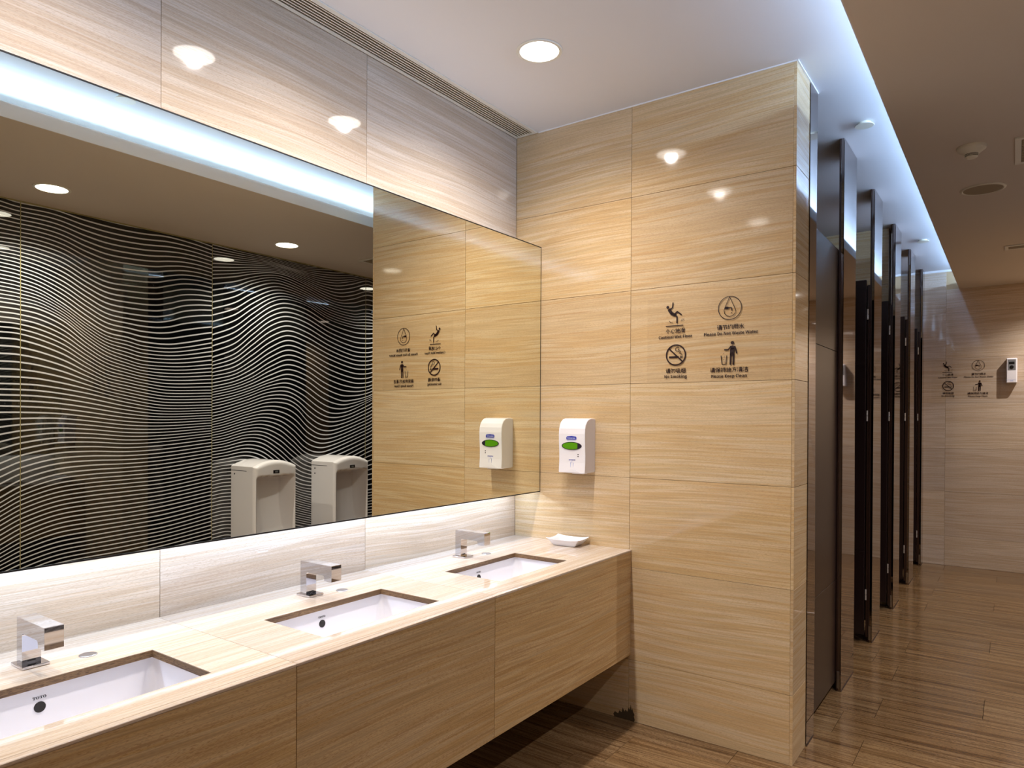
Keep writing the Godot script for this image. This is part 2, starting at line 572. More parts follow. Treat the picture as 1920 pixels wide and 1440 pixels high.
func clad_z(parent: Node, z: float, cols: Array, rows: Array, facing := 1.0, top := H, kind := "wall") -> void:
	# tiles on a wall that faces +z (or -z)
	for c in cols.size() - 1:
		for r in rows.size() - 1:
			if rows[r] >= top:
				continue
			var g := 0.0007
			var z0 := z - 0.012 if facing > 0 else z
			tile_at(parent, Vector3(cols[c] + g, rows[r] + g, z0), Vector3(cols[c + 1] - g, minf(rows[r + 1], top) - g, z0 + 0.012), kind)


func clad_x(parent: Node, x: float, cols: Array, rows: Array, facing := 1.0, top := H, skip := [], kind := "wall") -> void:
	for c in cols.size() - 1:
		for r in rows.size() - 1:
			if rows[r] >= top or r in skip:
				continue
			var g := 0.0007
			var x0 := x - 0.012 if facing > 0 else x
			tile_at(parent, Vector3(x0, rows[r] + g, cols[c] + g), Vector3(x0 + 0.012, minf(rows[r + 1], top) - g, cols[c + 1] - g), kind)


# ------------------------------------------------------------------ sign drawing
const HAN := {
	"xiao": [[5, 9.5, 5, 1, 4, 1.4], [3, 7, 1, 3.5], [7, 7, 9, 3.5]],
	"xin": [[1.5, 5, 0.7, 2.5], [3.2, 7, 3.2, 2, 4, 0.8, 7, 0.8, 7.5, 2.5], [4.8, 8.5, 5.6, 6.5], [7.8, 6.8, 9.3, 4]],
	"di": [[0.5, 6.5, 3.5, 6.5], [2, 9.3, 2, 2], [0.3, 1.2, 3.8, 2.4], [4.2, 5.2, 9, 7.2, 8.8, 3.8, 8, 3.6], [6.8, 9.5, 6.8, 3], [5.2, 8, 5.2, 1.5, 6, 0.7, 9, 0.7, 9.5, 2.3]],
	"hua": [[0.8, 9, 2, 8], [0.3, 6.5, 1.6, 5.6], [0.5, 0.8, 2, 3.8], [4.2, 6.5, 4.2, 9.3, 8.4, 9.3, 8.4, 6.8], [4.2, 7.9, 6, 7.9, 6, 6.8], [3, 5, 3, 6.5, 9.5, 6.5, 9.2, 5.2], [4, 5.2, 4, 0.5], [4, 5.2, 8.4, 5.2, 8.4, 1, 7.6, 0.6], [4, 3.7, 8.4, 3.7], [4, 2.3, 8.4, 2.3]],
	"qing": [[1, 9.2, 2.2, 8], [0.3, 6, 2, 6, 2, 1.5, 3.2, 2.6], [3.8, 8.6, 9.4, 8.6], [4.2, 7.2, 9, 7.2], [3.4, 5.8, 9.8, 5.8], [6.6, 9.6, 6.6, 5.8], [4.4, 4.6, 4.4, 0.4], [4.4, 4.6, 8.8, 4.6, 8.8, 1, 8, 0.5], [4.4, 3.3, 8.8, 3.3], [4.4, 2.1, 8.8, 2.1]],
	"qing_clear": [[0.8, 9, 2, 8], [0.3, 6.5, 1.6, 5.6], [0.5, 0.8, 2, 3.8], [3.8, 8.6, 9.4, 8.6], [4.2, 7.2, 9, 7.2], [3.4, 5.8, 9.8, 5.8], [6.6, 9.6, 6.6, 5.8], [4.4, 4.6, 4.4, 0.4], [4.4, 4.6, 8.8, 4.6, 8.8, 1, 8, 0.5], [4.4, 3.3, 8.8, 3.3], [4.4, 2.1, 8.8, 2.1]],
	"jie": [[0.5, 8, 9.5, 8], [3.2, 9.5, 3.2, 6.8], [6.8, 9.5, 6.8, 6.8], [1, 5.5, 8.5, 5.5, 8.5, 2, 7.5, 1.6], [4.5, 5.5, 4.5, 0.3]],
	"yue": [[2.6, 9.5, 0.8, 6.8, 2.6, 6.8, 0.6, 4.2, 3.4, 4.5], [0.4, 1.4, 3.6, 2.2], [6, 9.5, 4.6, 6.2], [5.5, 7.8, 9.4, 7.8, 9.2, 1.5, 8, 0.6], [6, 5.4, 7, 3.6]],
	"yong": [[1.5, 9, 1.5, 4, 0.6, 0.6], [1.5, 9, 8.8, 9, 8.8, 1.2, 7.8, 0.7], [1.5, 6.3, 8.8, 6.3], [1.5, 3.7, 8.8, 3.7], [5.1, 9, 5.1, 0.6]],
	"shui": [[5, 9.6, 5, 1, 4, 1.4], [0.8, 6.8, 3.8, 6.8, 2.6, 3.8, 0.6, 1.8], [9, 7.8, 6.2, 5.4], [5.4, 6, 7, 3.4, 9.6, 1.6]],
	"wu": [[3, 9.5, 1.8, 7, 0.6, 5.4], [2.4, 7.6, 9, 7.6, 8.6, 2, 7.4, 0.7], [4.6, 7.6, 3, 4.6, 1, 2.8], [6.6, 7.6, 5, 3.6, 2.6, 1]],
	"xi": [[0.6, 8, 0.6, 3, 3, 3, 3, 8, 0.6, 8], [3.8, 8.6, 8, 8.6, 7.2, 6, 9, 6, 7.4, 2.6, 4, 0.6], [5, 8.6, 4.8, 4, 3.4, 0.8], [5, 6, 6.8, 2.6, 9.6, 0.6]],
	"yan": [[0.8, 7, 1.2, 5], [3.6, 7.4, 3, 5.6], [2.2, 9.5, 2.2, 5, 0.5, 0.8], [2.3, 3.6, 3.6, 1.8], [4.6, 8.8, 9.4, 8.8, 9.4, 0.8, 4.6, 0.8, 4.6, 8.8], [5.4, 6, 8.6, 6], [7, 7.8, 6.8, 4.4, 5.6, 2.4], [7.1, 4.8, 8.4, 2.6]],
	"bao": [[2.8, 9.5, 0.5, 5.4], [1.8, 7, 1.8, 0.4], [4.4, 9, 8.6, 9, 8.6, 6.4, 4.4, 6.4, 4.4, 9], [3.4, 4.8, 9.8, 4.8], [6.5, 6.4, 6.5, 0.3], [6.3, 4.6, 3.4, 1.6], [6.7, 4.6, 9.6, 1.6]],
	"chi": [[0.4, 7.2, 3.6, 7.2], [2.2, 9.5, 2.2, 1, 1.2, 1.2], [0.4, 3.6, 3.6, 4.8], [4.4, 8.4, 9.2, 8.4], [6.8, 9.6, 6.8, 6.6], [3.9, 6.6, 9.8, 6.6], [4, 4.6, 9.8, 4.6], [8, 5.8, 8, 0.8, 7, 1], [5.2, 3.4, 6.2, 2]],
	"fang": [[4.6, 9.6, 5.4, 8.4], [0.6, 7.8, 9.4, 7.8], [4.2, 7.8, 3.6, 4, 1, 0.8], [3.9, 5.4, 8, 5.4, 7.6, 1.6, 6.2, 0.8]],
	"jie_clean": [[0.8, 9, 2, 8], [0.3, 6.5, 1.6, 5.6], [0.5, 0.8, 2, 3.8], [3.4, 7.8, 9.8, 7.8], [6.6, 9.6, 6.6, 5.8], [4, 5.8, 9.2, 5.8], [4.4, 4.2, 8.8, 4.2, 8.8, 0.6, 4.4, 0.6, 4.4, 4.2]],
}


func han_line(parent: Node, called: String, words: Array, x0: float, x1: float, y0: float, size: float) -> void:
	var b := bld()
	var step := (x1 - x0 - size) / maxf(words.size() - 1, 1)
	for k in words.size():
		for s in HAN[words[k]]:
			var pts := []
			for i in range(0, s.size(), 2):
				pts.append(Vector2(x0 + k * step + s[i] * size / 10.0, y0 + s[i + 1] * size / 10.0))
			b.stroke(pts, size * 0.105, 0.0032, 0.0036, false)
	put(b, called, M.ink, parent)


func make_sign(at: Vector3, label: String) -> void:
	# drawn in metres from the lower left corner of the sheet, 0.565 x 0.39
	var t := thing("notice_panel", label, "sign", at, "four-symbol washroom notices")
	var b := bld()
	b.box(Vector3(0, 0, 0.0002), Vector3(0.565, 0.39, 0.003), 0.0008)
	var panel := put(b, "sheet", M.acrylic, t)
	panel.set_meta("label", "clear plastic sheet")
	var z0 := 0.0032
	var z1 := 0.0036
	# points measured on a 4.5x view of the photographed sheet, levelled
	var p := func(c: Array) -> Array:
		var out := []
		for i in range(0, c.size(), 2):
			out.append(Vector2(0.091 + (c[i] - 490.0) * 0.000555, 0.370 - (c[i + 1] - 395.0 + (c[i] - 490.0) * 0.055) * 0.000590))
		return out
	b = bld()
	b.disc(p.call([507, 432])[0], 0.0066, z0, z1)
	b.stroke(p.call([525, 449, 548, 437, 553, 399]), 0.0052, z0, z1)
	b.stroke(p.call([522, 455, 543, 482, 570, 492]), 0.0145, z0, z1)
	b.stroke(p.call([560, 492, 590, 467, 624, 490]), 0.0062, z0, z1)
	b.stroke(p.call([572, 495, 588, 506, 588, 553]), 0.0066, z0, z1)
	b.stroke(p.call([493, 580, 638, 572]), 0.004, z0, z1)
	b.stroke(p.call([522, 540, 533, 551, 555, 555]), 0.0022, z0, z1)
	b.stroke(p.call([622, 540, 634, 522]), 0.0016, z0, z1)
	b.stroke(p.call([636, 540, 648, 520]), 0.0016, z0, z1)
	put(b, "wet_floor_symbol", M.ink, t)
	p = func(c: Array) -> Array:
		var out := []
		for i in range(0, c.size(), 2):
			out.append(Vector2(0.387 + (c[i] - 1030.0) * 0.000525, 0.320 - (c[i + 1] - 438.0 + (c[i] - 1030.0) * 0.05) * 0.000520))
		return out
	b = bld()
	b.ring(p.call([1030, 438])[0], 0.0505, 0.003, z0, z1)
	b.stroke(p.call([1028, 345, 988, 436, 982, 462, 987, 485, 1006, 503, 1030, 510, 1054, 503, 1073, 485, 1078, 462, 1070, 436, 1028, 345]), 0.0024, z0, z1)
	b.stroke(p.call([996, 437, 1012, 437]), 0.0105, z0, z1)
	b.stroke(p.call([1012, 436, 1044, 436, 1047, 458]), 0.0042, z0, z1)
	b.disc(p.call([1045, 479])[0], 0.0022, z0, z1, 10)
	b.disc(p.call([1012, 400])[0], 0.0013, z0, z1, 8)
	put(b, "save_water_symbol", M.ink, t)
	p = func(c: Array) -> Array:
		var out := []
		for i in range(0, c.size(), 2):
			out.append(Vector2(0.141 + (c[i] - 575.0) * 0.000560, 0.127 - (c[i + 1] - 835.0 + (c[i] - 575.0) * 0.02) * 0.000545))
		return out
	b = bld()
	b.ring(p.call([575, 835])[0], 0.0455, 0.0062, z0, z1)
	b.stroke(p.call([515, 780, 634, 892]), 0.006, z0, z1)
	b.stroke(p.call([517, 853, 600, 851]), 0.0085, z0, z1, false)
	b.stroke(p.call([613, 862, 613, 842]), 0.0026, z0, z1, false)
	b.stroke(p.call([622, 862, 622, 842]), 0.0026, z0, z1, false)
	b.stroke(p.call([631, 862, 631, 842]), 0.0022, z0, z1, false)
	b.stroke(p.call([602, 776, 588, 770, 575, 776, 570, 792, 580, 802, 598, 804, 606, 812, 608, 822, 622, 826, 630, 836]), 0.0026, z0, z1)
	b.stroke(p.call([602, 786, 594, 790, 602, 796, 614, 806, 618, 816]), 0.0022, z0, z1)
	put(b, "no_smoking_symbol", M.ink, t)
	p = func(c: Array) -> Array:
		var out := []
		for i in range(0, c.size(), 2):
			out.append(Vector2(0.349 + (c[i] - 955.0) * 0.000521, 0.177 - (c[i + 1] - 720.0 + (c[i] - 955.0) * 0.02) * 0.000533))
		return out
	b = bld()
	b.disc(p.call([1052, 735])[0], 0.0075, z0, z1)
	b.stroke(p.call([1053, 775, 1049, 828]), 0.019, z0, z1)
	b.stroke(p.call([1038, 765, 1018, 791, 987, 791]), 0.0056, z0, z1)
	b.stroke(p.call([1072, 766, 1088, 820]), 0.0056, z0, z1)
	b.stroke(p.call([1038, 832, 1036, 909]), 0.0072, z0, z1)
	b.stroke(p.call([1062, 832, 1060, 909]), 0.0072, z0, z1)
	b.stroke(p.call([957, 840, 965, 909, 997, 909, 1006, 840]), 0.0032, z0, z1)
	for q in [[980, 823], [985, 850], [980, 872], [983, 890]]:
		b.disc(p.call(q)[0], 0.0016, z0, z1, 8)
	put(b, "keep_clean_symbol", M.ink, t)
	han_line(t, "chinese_caption", ["xiao", "xin", "di", "hua"], 0.090, 0.184, 0.226, 0.0235)
	han_line(t, "chinese_caption", ["qing", "jie", "yue", "yong", "shui"], 0.330, 0.450, 0.226, 0.0235)
	han_line(t, "chinese_caption", ["qing", "wu", "xi", "yan"], 0.092, 0.188, 0.044, 0.0235)
	han_line(t, "chinese_caption", ["qing", "bao", "chi", "di", "fang", "qing_clear", "jie_clean"], 0.300, 0.468, 0.040, 0.0235)
	text(t, "english_caption", "Caution! Wet Floor", 0.160, 0.0135, Vector3(0.137, 0.211, z0), Basis(), M.ink)
	text(t, "english_caption", "Please Do Not Waste Water", 0.236, 0.0135, Vector3(0.390, 0.211, z0), Basis(), M.ink)
	text(t, "english_caption", "No Smoking", 0.108, 0.0135, Vector3(0.140, 0.0275, z0), Basis(), M.ink)
	text(t, "english_caption", "Please Keep Clean", 0.156, 0.0135, Vector3(0.384, 0.0225, z0), Basis(), M.ink)


# ------------------------------------------------------------------ lamps
func area(at: Vector3, size: Vector2, towards: Vector3, up: Vector3, energy: float, color: Color) -> void:
	var l := AreaLight3D.new()
	l.name = "light_glow"
	add_child(l, true)
	l.look_at_from_position(at, at + towards, up)
	l.area_size = size
	l.light_color = color
	l.light_energy = energy
	l.area_range = 14.0
	l.area_attenuation = 2.0
	l.shadow_enabled = true


func downlight(x: float, y: float, z: float, energy: float, label: String, group: String, narrow := false) -> void:
	var t := thing("downlight", label, "light", Vector3(x, y, z), group)
	var b := bld()
	b.lathe([Vector2(0.0935, -0.0005), Vector2(0.0935, -0.003), Vector2(0.090, -0.005), Vector2(0.079, -0.004), Vector2(0.0765, 0.004)], Vector3.ZERO)
	put(b, "trim_ring", M.vent_white, t)
	b = bld()
	b.lathe([Vector2(0.0, -0.0028), Vector2(0.0775, -0.0028), Vector2(0.0775, 0.004)], Vector3.ZERO)
	put(b, "diffuser", M.downlight_glow, t)
	var l := SpotLight3D.new()
	l.name = "downlight_beam"
	add_child(l, true)
	l.position = Vector3(x, y - (0.014 if narrow else 0.018), z)
	l.rotation_degrees.x = -90.0
	l.light_color = WARM
	l.light_energy = energy
	l.light_size = 0.01 if narrow else 0.03
	l.spot_range = 14.0
	l.spot_angle = 66.0 if narrow else 76.0
	l.spot_angle_attenuation = 1.0
	l.spot_attenuation = 2.0
	l.shadow_enabled = true


# ------------------------------------------------------------------ room
func build_room() -> void:
	# floor
	var b := bld()
	b.box(Vector3(-0.15, -0.2, ZF - 0.15), Vector3(XO + 0.2, -0.0125, ZB + 0.15))
	var fl := structure("floor", b, M.dark_grout)
	var z := ZF
	var row := 0
	while z < ZB - 0.01:
		var z1 := minf(z + 0.29, ZB)
		var x: float = -0.085 if row % 2 == 0 else -0.51
		if row % 4 == 3:
			x = -0.22
		while x < XO - 0.01:
			var x0 := maxf(x, 0.0)
			var x1 := minf(x + 0.85, XO)
			if x1 - x0 > 0.02:
				tile_at(fl, Vector3(x0 + 0.0008, -0.0125, z + 0.0008), Vector3(x1 - 0.0008, 0.0, z1 - 0.0008), "floor", "floor_tile", false, 0.0006)
			x += 0.85
		z = z1
		row += 1
	# mirror wall
	b = bld()
	b.box(Vector3(-0.15, 0, ZF - 0.15), Vector3(-0.012, H + 0.1, ZB + 0.15))
	var wl := structure("wall_left", b, M.grout)
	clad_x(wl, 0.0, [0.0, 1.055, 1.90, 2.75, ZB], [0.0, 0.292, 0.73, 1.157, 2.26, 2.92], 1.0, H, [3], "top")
	clad_x(wl, 0.0, [ZF, -4.2, -3.215], ROWS)
	clad_x(wl, 0.0, [-3.06, -2.2, -1.3, -0.23], ROWS)
	# end wall with the notice
	b = bld()
	b.box(Vector3(-0.012, 0, -0.211), Vector3(W - 0.012, H, -0.012))
	var we := structure("wall_middle", b, M.grout)
	clad_z(we, 0.0, [0.0, 0.67, W - 0.0115], ROWS)
	clad_x(we, W, [-0.223, 0.0], ROWS)
	# black mould at the foot of the joint beside the counter
	b = bld()
	var edge := [Vector2(0.700, 0.001)]
	for q in [0.703, 0.010, 0.698, 0.026, 0.702, 0.034, 0.694, 0.046, 0.690, 0.062, 0.686, 0.050, 0.682, 0.078, 0.678, 0.052, 0.670, 0.060, 0.664, 0.038, 0.655, 0.049, 0.650, 0.036, 0.640, 0.054, 0.634, 0.030, 0.622, 0.036, 0.616, 0.020, 0.598, 0.026, 0.590, 0.012, 0.596, 0.001]:
		if edge.back().y < 0.0:
			edge[-1].y = q
		else:
			edge.append(Vector2(q, -1.0))
	b.prism(edge, 0.0001, 0.0006, func(u, v, w): return Vector3(u, v, w))
	put(b, "mould_stain", M.mould, we)
	clad_z(we, -0.223, [0.0, 0.67, W], ROWS, -1.0)
	# stone wall between the third and fourth stall
	b = bld()
	b.box(Vector3(0, 0, -3.203), Vector3(1.36, H, -3.072))
	var ws := structure("wall_stall", b, M.grout)
	clad_z(ws, -3.06, [0.0, 0.51, 1.36], ROWS)
	clad_z(ws, -3.215, [0.0, 0.51, 1.36], ROWS, -1.0)
	# far wall
	b = bld()
	b.box(Vector3(-0.15, 0, ZF - 0.15), Vector3(XO + 0.2, H + 0.1, ZF - 0.012))
	var wf := structure("wall_far", b, M.grout)
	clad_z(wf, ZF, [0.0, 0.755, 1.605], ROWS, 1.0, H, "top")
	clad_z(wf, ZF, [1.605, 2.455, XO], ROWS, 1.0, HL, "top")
	# wall behind the viewer
	b = bld()
	b.box(Vector3(-0.15, 0, ZB + 0.012), Vector3(XO + 0.2, H + 0.1, ZB + 0.15))
	var wb := structure("wall_back", b, M.grout)
	clad_z(wb, ZB, [0.0, 0.85, 1.70], ROWS, -1.0)
	clad_z(wb, ZB, [1.70, 2.55, XO], ROWS, -1.0, HL)
	# wave wall
	b = bld()
	b.box(Vector3(XO + 0.012, 0, ZF - 0.15), Vector3(XO + 0.2, H + 0.1, ZB + 0.15))
	var wr := structure("wall_right", b, M.grout)
	clad_x(wr, XO, [ZF, -4.2, -3.35, -2.90], ROWS, -1.0, HL)
	for a in [[0.11, 1.343, "wave_a", 1.343, 0.11], [-1.403, 0.11, "wave_b", 0.11, -1.403], [1.343, 2.576, "wave_c", 2.576, 1.343], [2.576, ZB, "wave_b", 4.089, 2.576], [-2.90, -1.403, "wave_d", -1.403, -2.90]]:
		# u = 0 at a[3], u = 1 at a[4]
		var q := bld()
		q.box(Vector3(XO, 0.004, a[0] + 0.0022), Vector3(XO + 0.012, HL - 0.003, a[1] - 0.0022), 0.0008)
		var md := MeshDataTool.new()
		md.create_from_surface(q.mesh(), 0)
		for k in md.get_vertex_count():
			var v := md.get_vertex(k)
			md.set_vertex_uv(k, Vector2((v.z - a[3]) / (a[4] - a[3]), 1.0 - v.y / HL))
		var am := ArrayMesh.new()
		md.commit_to_surface(am)
		var o := MeshInstance3D.new()
		o.name = "glass_panel"
		o.mesh = am
		o.material_override = M[a[2]]
		o.set_meta("label", "black glass panel printed with white wavy lines")
		wr.add_child(o, true)
	for z2 in [2.576, 1.343, 0.11, -1.403, -2.90]:
		b = bld()
		b.box(Vector3(XO - 0.0008, 0.004, z2 - 0.002), Vector3(XO + 0.011, HL - 0.003, z2 + 0.002))
		put(b, "joint_strip", M.joint, wr)
	b = bld()
	b.box(Vector3(XO - 0.006, HL - 0.008, -2.90), Vector3(XO + 0.011, HL, ZB))
	put(b, "top_strip", M.joint, wr)
	# ceilings
	b = bld()
	slab(b, Vector3(-0.15, H, ZF - 0.15), Vector3(2.10, H + 0.19, ZB + 0.15), [[0.020, 0.118, 0.026, 3.560]])
	structure("ceiling_upper", b, M.white_paint)
	b = bld()
	b.box(Vector3(XE + 0.004, HL, ZF), Vector3(2.06, HL + 0.018, ZB))
	slab(b, Vector3(2.06, HL, ZF), Vector3(XO + 0.012, H, ZB), [[2.170, 2.526, -1.265, -0.914], [2.110, 2.670, -3.400, -3.300]])
	structure("ceiling_lower", b, M.beige_paint)
	b = bld()
	b.box(Vector3(XE, HL + 0.0005, ZF), Vector3(XE + 0.004, HL + 0.064, ZB))
	b.box(Vector3(XE + 0.004, HL + 0.0181, ZF), Vector3(XE + 0.015, HL + 0.064, ZB))
	b.box(Vector3(2.045, HL + 0.0181, ZF), Vector3(2.0599, H, ZB))
	structure("trim_2", b, M.white_paint)
	# white bead where stone meets the upper ceiling
	b = bld()
	b.box(Vector3(0.14, H - 0.005, 0.0), Vector3(W + 0.004, H, 0.004))
	b.box(Vector3(W, H - 0.006, -0.365), Vector3(W + 0.006, H, 0.004))
	b.box(Vector3(0.0, H - 0.02, ZF), Vector3(XE, H, ZF + 0.006))
	structure("trim_1", b, M.caulk)


func build_lights() -> void:
	for a in [[0.668, "round white downlight in upper ceiling nearest the stone end wall"], [1.46, "round downlight above the middle sink, mirrored on the stone"], [2.31, "round downlight above the sink nearest the viewer"]]:
		downlight(0.585, H, a[0], E_SINK, a[1], "downlights over the sinks")
	for a in [[1.333, "round downlight in lower ceiling left of the two seen in mirror"], [-0.24, "round downlight in lower ceiling above the urinals"], [-1.81, "round downlight in lower ceiling by the second stall"], [-3.2, "round downlight in lower ceiling by the fourth stall"], [-4.55, "round downlight in lower ceiling close to the far wall"]]:
		downlight(2.60, HL, a[0], E_HALL, a[1], "downlights in the lower ceiling", true)
	# cove: tubes lying behind the lip of the lower ceiling
	var n := 7
	var length := (ZB - ZF - 0.1) / n
	for k in n:
		var z0 := ZF + 0.05 + k * length
		var b := bld()
		b.box(Vector3(1.885, HL + 0.0185, z0 + 0.01), Vector3(1.92, HL + 0.074, z0 + length - 0.01), 0.002)
		var t := thing("cove_light_tube", ["hidden cove light tube nearest the far wall", "second hidden cove light tube from the far wall", "third hidden cove light tube from the far wall", "hidden cove light tube by the first stall", "hidden cove light tube across from the middle sink", "hidden cove light tube across from the leftmost sink", "hidden cove light tube behind the viewer"][k], "light", Vector3.ZERO, "tubes in the ceiling cove")
		put(b, "holder", M.vent_white, t)
		b = bld()
		b.lathe([Vector2(0.0, 0.012), Vector2(0.009, 0.014), Vector2(0.009, length - 0.014), Vector2(0.0, length - 0.012)], Vector3(1.9025, HL + 0.084, z0), Vector3.BACK, 16)
		put(b, "tube", M.cool_glow, t)
	area(Vector3(1.9025, HL + 0.098, (ZF + ZB) / 2), Vector2(0.02, ZB - ZF - 0.12), Vector3(-1, 0.8, 0), Vector3.BACK, E_COVE, COOL)
	# strips behind the lower and the upper edge of the mirror
	for a in [["light strip hidden behind the lower edge of mirror", MB + 0.035, -1.0], ["light strip hidden behind the upper edge of mirror", MT - 0.05, 1.0]]:
		var up: float = a[2]
		var t := thing("mirror_light_strip", a[0], "light", Vector3(0.085, a[1], 1.8), "light strips behind the mirror")
		var b := bld()
		b.box(Vector3(-0.012, minf(-0.006 * up, 0.004 * up), -1.76), Vector3(0.012, maxf(-0.006 * up, 0.004 * up), 1.76), 0.001)
		put(b, "channel", M.brushed, t)
		b = bld()
		b.box(Vector3(-0.008, minf(0.0041 * up, 0.007 * up), -1.755), Vector3(0.008, maxf(0.0041 * up, 0.007 * up), 1.755), 0.0005)
		put(b, "diffuser", M.cool_glow, t)
		area(Vector3(0.085, a[1] + 0.009 * up, 1.8), Vector2(0.016, 3.5), Vector3(0, up, 0), Vector3.BACK, E_STRIP if up < 0.0 else E_STRIP_TOP, Color(0.78, 0.87, 1.0))


# ------------------------------------------------------------------ vanity
const SINK_Z := [0.642, 1.482, 2.313]


func build_vanity() -> void:
	var t := thing("vanity_counter", "long wall-hung stone counter with three sink cut-outs below the mirror", "counter", Vector3(0.0005, 0, 0))
	var zs := [0.0, 1.065, 1.905, 2.75, ZB]
	for k in 4:
		var z0: float = zs[k] + 0.0006
		var z1: float = zs[k + 1] - 0.0006
		var b := bld()
		b.swap = true
		b.uv_base = Vector3(0, CH, z0)
		b.uv_off = Vector2(rng.randf() * 0.9, rng.randf() * 0.55)
		var y0 := CH - 0.018
		if k < 3:
			var a0: float = SINK_Z[k] - 0.245
			var a1: float = SINK_Z[k] + 0.245
			b.box(Vector3(0, y0, z0), Vector3(0.283, CH, z1))
			b.box(Vector3(0.283, y0, z0), Vector3(0.565, CH, a0))
			b.box(Vector3(0.283, y0, a1), Vector3(0.565, CH, z1))
			b.box(Vector3(0.565, y0, z0), Vector3(0.66, CH, z1))
		else:
			b.box(Vector3(0, y0, z0), Vector3(0.66, CH, z1))
		b.box(Vector3(0.66, CH - 0.009, z0), Vector3(CD, CH, z1), 0.0015)
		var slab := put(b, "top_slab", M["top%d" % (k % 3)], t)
		if k < 3:
			# sawn, unpolished faces of the cut-out
			b = bld()
			var a0: float = SINK_Z[k] - 0.245
			var a1: float = SINK_Z[k] + 0.245
			b.box(Vector3(0.283, y0 - 0.001, a0), Vector3(0.2845, CH - 0.0015, a1))
			b.box(Vector3(0.5635, y0 - 0.001, a0), Vector3(0.565, CH - 0.0015, a1))
			b.box(Vector3(0.2845, y0 - 0.001, a0), Vector3(0.5635, CH - 0.0015, a0 + 0.0015))
			b.box(Vector3(0.2845, y0 - 0.001, a1 - 0.0015), Vector3(0.5635, CH - 0.0015, a1))
			var e := put(b, "sawn_edge", M.raw_edge, slab)
			e.set_meta("label", "dark sawn edge of the sink cut-out")
		tile_at(t, Vector3(CD - 0.021, 0.315, [0.0, 1.072, 1.905, 2.75][k] + 0.0008), Vector3(CD - 0.001, CH - 0.0095, [1.072, 1.905, 2.75, ZB][k] - 0.0008), "front", "front_panel")
	var b := bld()
	b.box(Vector3(0.0, 0.315, 0.0), Vector3(CD - 0.022, 0.335, ZB))
	put(b, "underside", M.grout, t)
	# basins
	var names := ["white rectangular undermount sink nearest the stone end wall", "white rectangular undermount sink in the middle of the counter", "white rectangular undermount sink at left, nearest the viewer"]
	for k in 3:
		var s := thing("sink_basin", names[k], "sink", Vector3(0.424, CH - 0.019, SINK_Z[k]), "sinks set into the counter")
		make_basin(s)
	# faucets and blank caps
	var fz := [0.612, 1.448, 2.305]
	var cz := [0.492, 1.339, 2.188]
	var fn := ["square chrome faucet at the sink nearest the end wall", "square chrome faucet at the middle sink", "square chrome faucet at the leftmost sink"]
	var cn := ["flat metal cap in counter beside the farthest faucet", "flat metal cap in counter beside the middle faucet", "flat metal cap in counter beside the leftmost faucet"]
	for k in 3:
		var f := thing("faucet", fn[k], "faucet", Vector3(0.15, CH, fz[k]), "chrome faucets on the counter")
		b = bld()
		b.box(Vector3(-0.036, 0, -0.031), Vector3(0.036, 0.007, 0.031), 0.0015)
		put(b, "base_plate", M.chrome, f)
		b = bld()
		var o := 0.006
		# side outline of post and spout in one bent bar
		var pl := [Vector2(-0.026, 0.006), Vector2(0.006, 0.006), Vector2(0.006, 0.078)]
		for i in 5:
			var an := PI - i * PI / 8.0
			pl.append(Vector2(0.006 + o + cos(an) * o, 0.078 + sin(an) * o))
		pl.append_array([Vector2(0.094, 0.084), Vector2(0.098, 0.083), Vector2(0.1, 0.079), Vector2(0.101, 0.066), Vector2(0.137, 0.066), Vector2(0.138, 0.067), Vector2(0.138, 0.119), Vector2(0.1365, 0.1205), Vector2(-0.0245, 0.1205), Vector2(-0.026, 0.119)])
		b.prism(pl, -0.021, 0.021, func(u, v, w): return Vector3(u, v, w))
		put(b, "bent_spout", M.chrome, f)
		b = bld()
		b.lathe([Vector2(0.0, 0.0), Vector2(0.01, 0.0), Vector2(0.01, 0.003)], Vector3(0.12, 0.0635, 0))
		put(b, "aerator", M.hole, f)
		b = bld()
		b.box(Vector3(0.006, 0.011, -0.009), Vector3(0.0064, 0.0155, 0.009))
		put(b, "sensor_window", M.hole, f)
		var c := bld()
		c.lathe([Vector2(0.021, 0.0), Vector2(0.021, 0.0016), Vector2(0.0195, 0.0024), Vector2(0.0, 0.0024)], Vector3(0, 0, 0), Vector3.UP, 36)
		var ci := put(c, numbered("counter_cap"), M.brushed)
		ci.position = Vector3(0.19, CH, cz[k])
		tag(ci, cn[k], "cap", "caps beside the faucets")
	# soap dish
	var d := bld()
	var top := []
	var bot := []
	for i in 25:
		var ra := []
		var rb := []
		for j in 25:
			var a := i / 12.0 - 1.0
			var c := j / 12.0 - 1.0
			var r := maxf(absf(a), absf(c))
			var corner := absf(a * c)
			var lift := 0.006 + 0.025 * pow(smoothstep(0.45, 1.0, r), 1.2) + 0.006 * corner * corner * corner
			ra.append(Vector3(a * 0.083 * (1.0 + 0.05 * corner), lift + 0.003, c * 0.06 * (1.0 + 0.05 * corner)))
			var base := maxf(0.0, 0.030 * smoothstep(0.62, 1.0, r) + 0.006 * corner * corner * corner)
			rb.append(Vector3(a * 0.083 * (1.0 + 0.05 * corner), base, c * 0.06 * (1.0 + 0.05 * corner)))
		top.append(ra)
		bot.append(rb)
	d.grid(top, func(_p): return Vector3.UP)
	d.grid(bot, func(_p): return Vector3.DOWN)
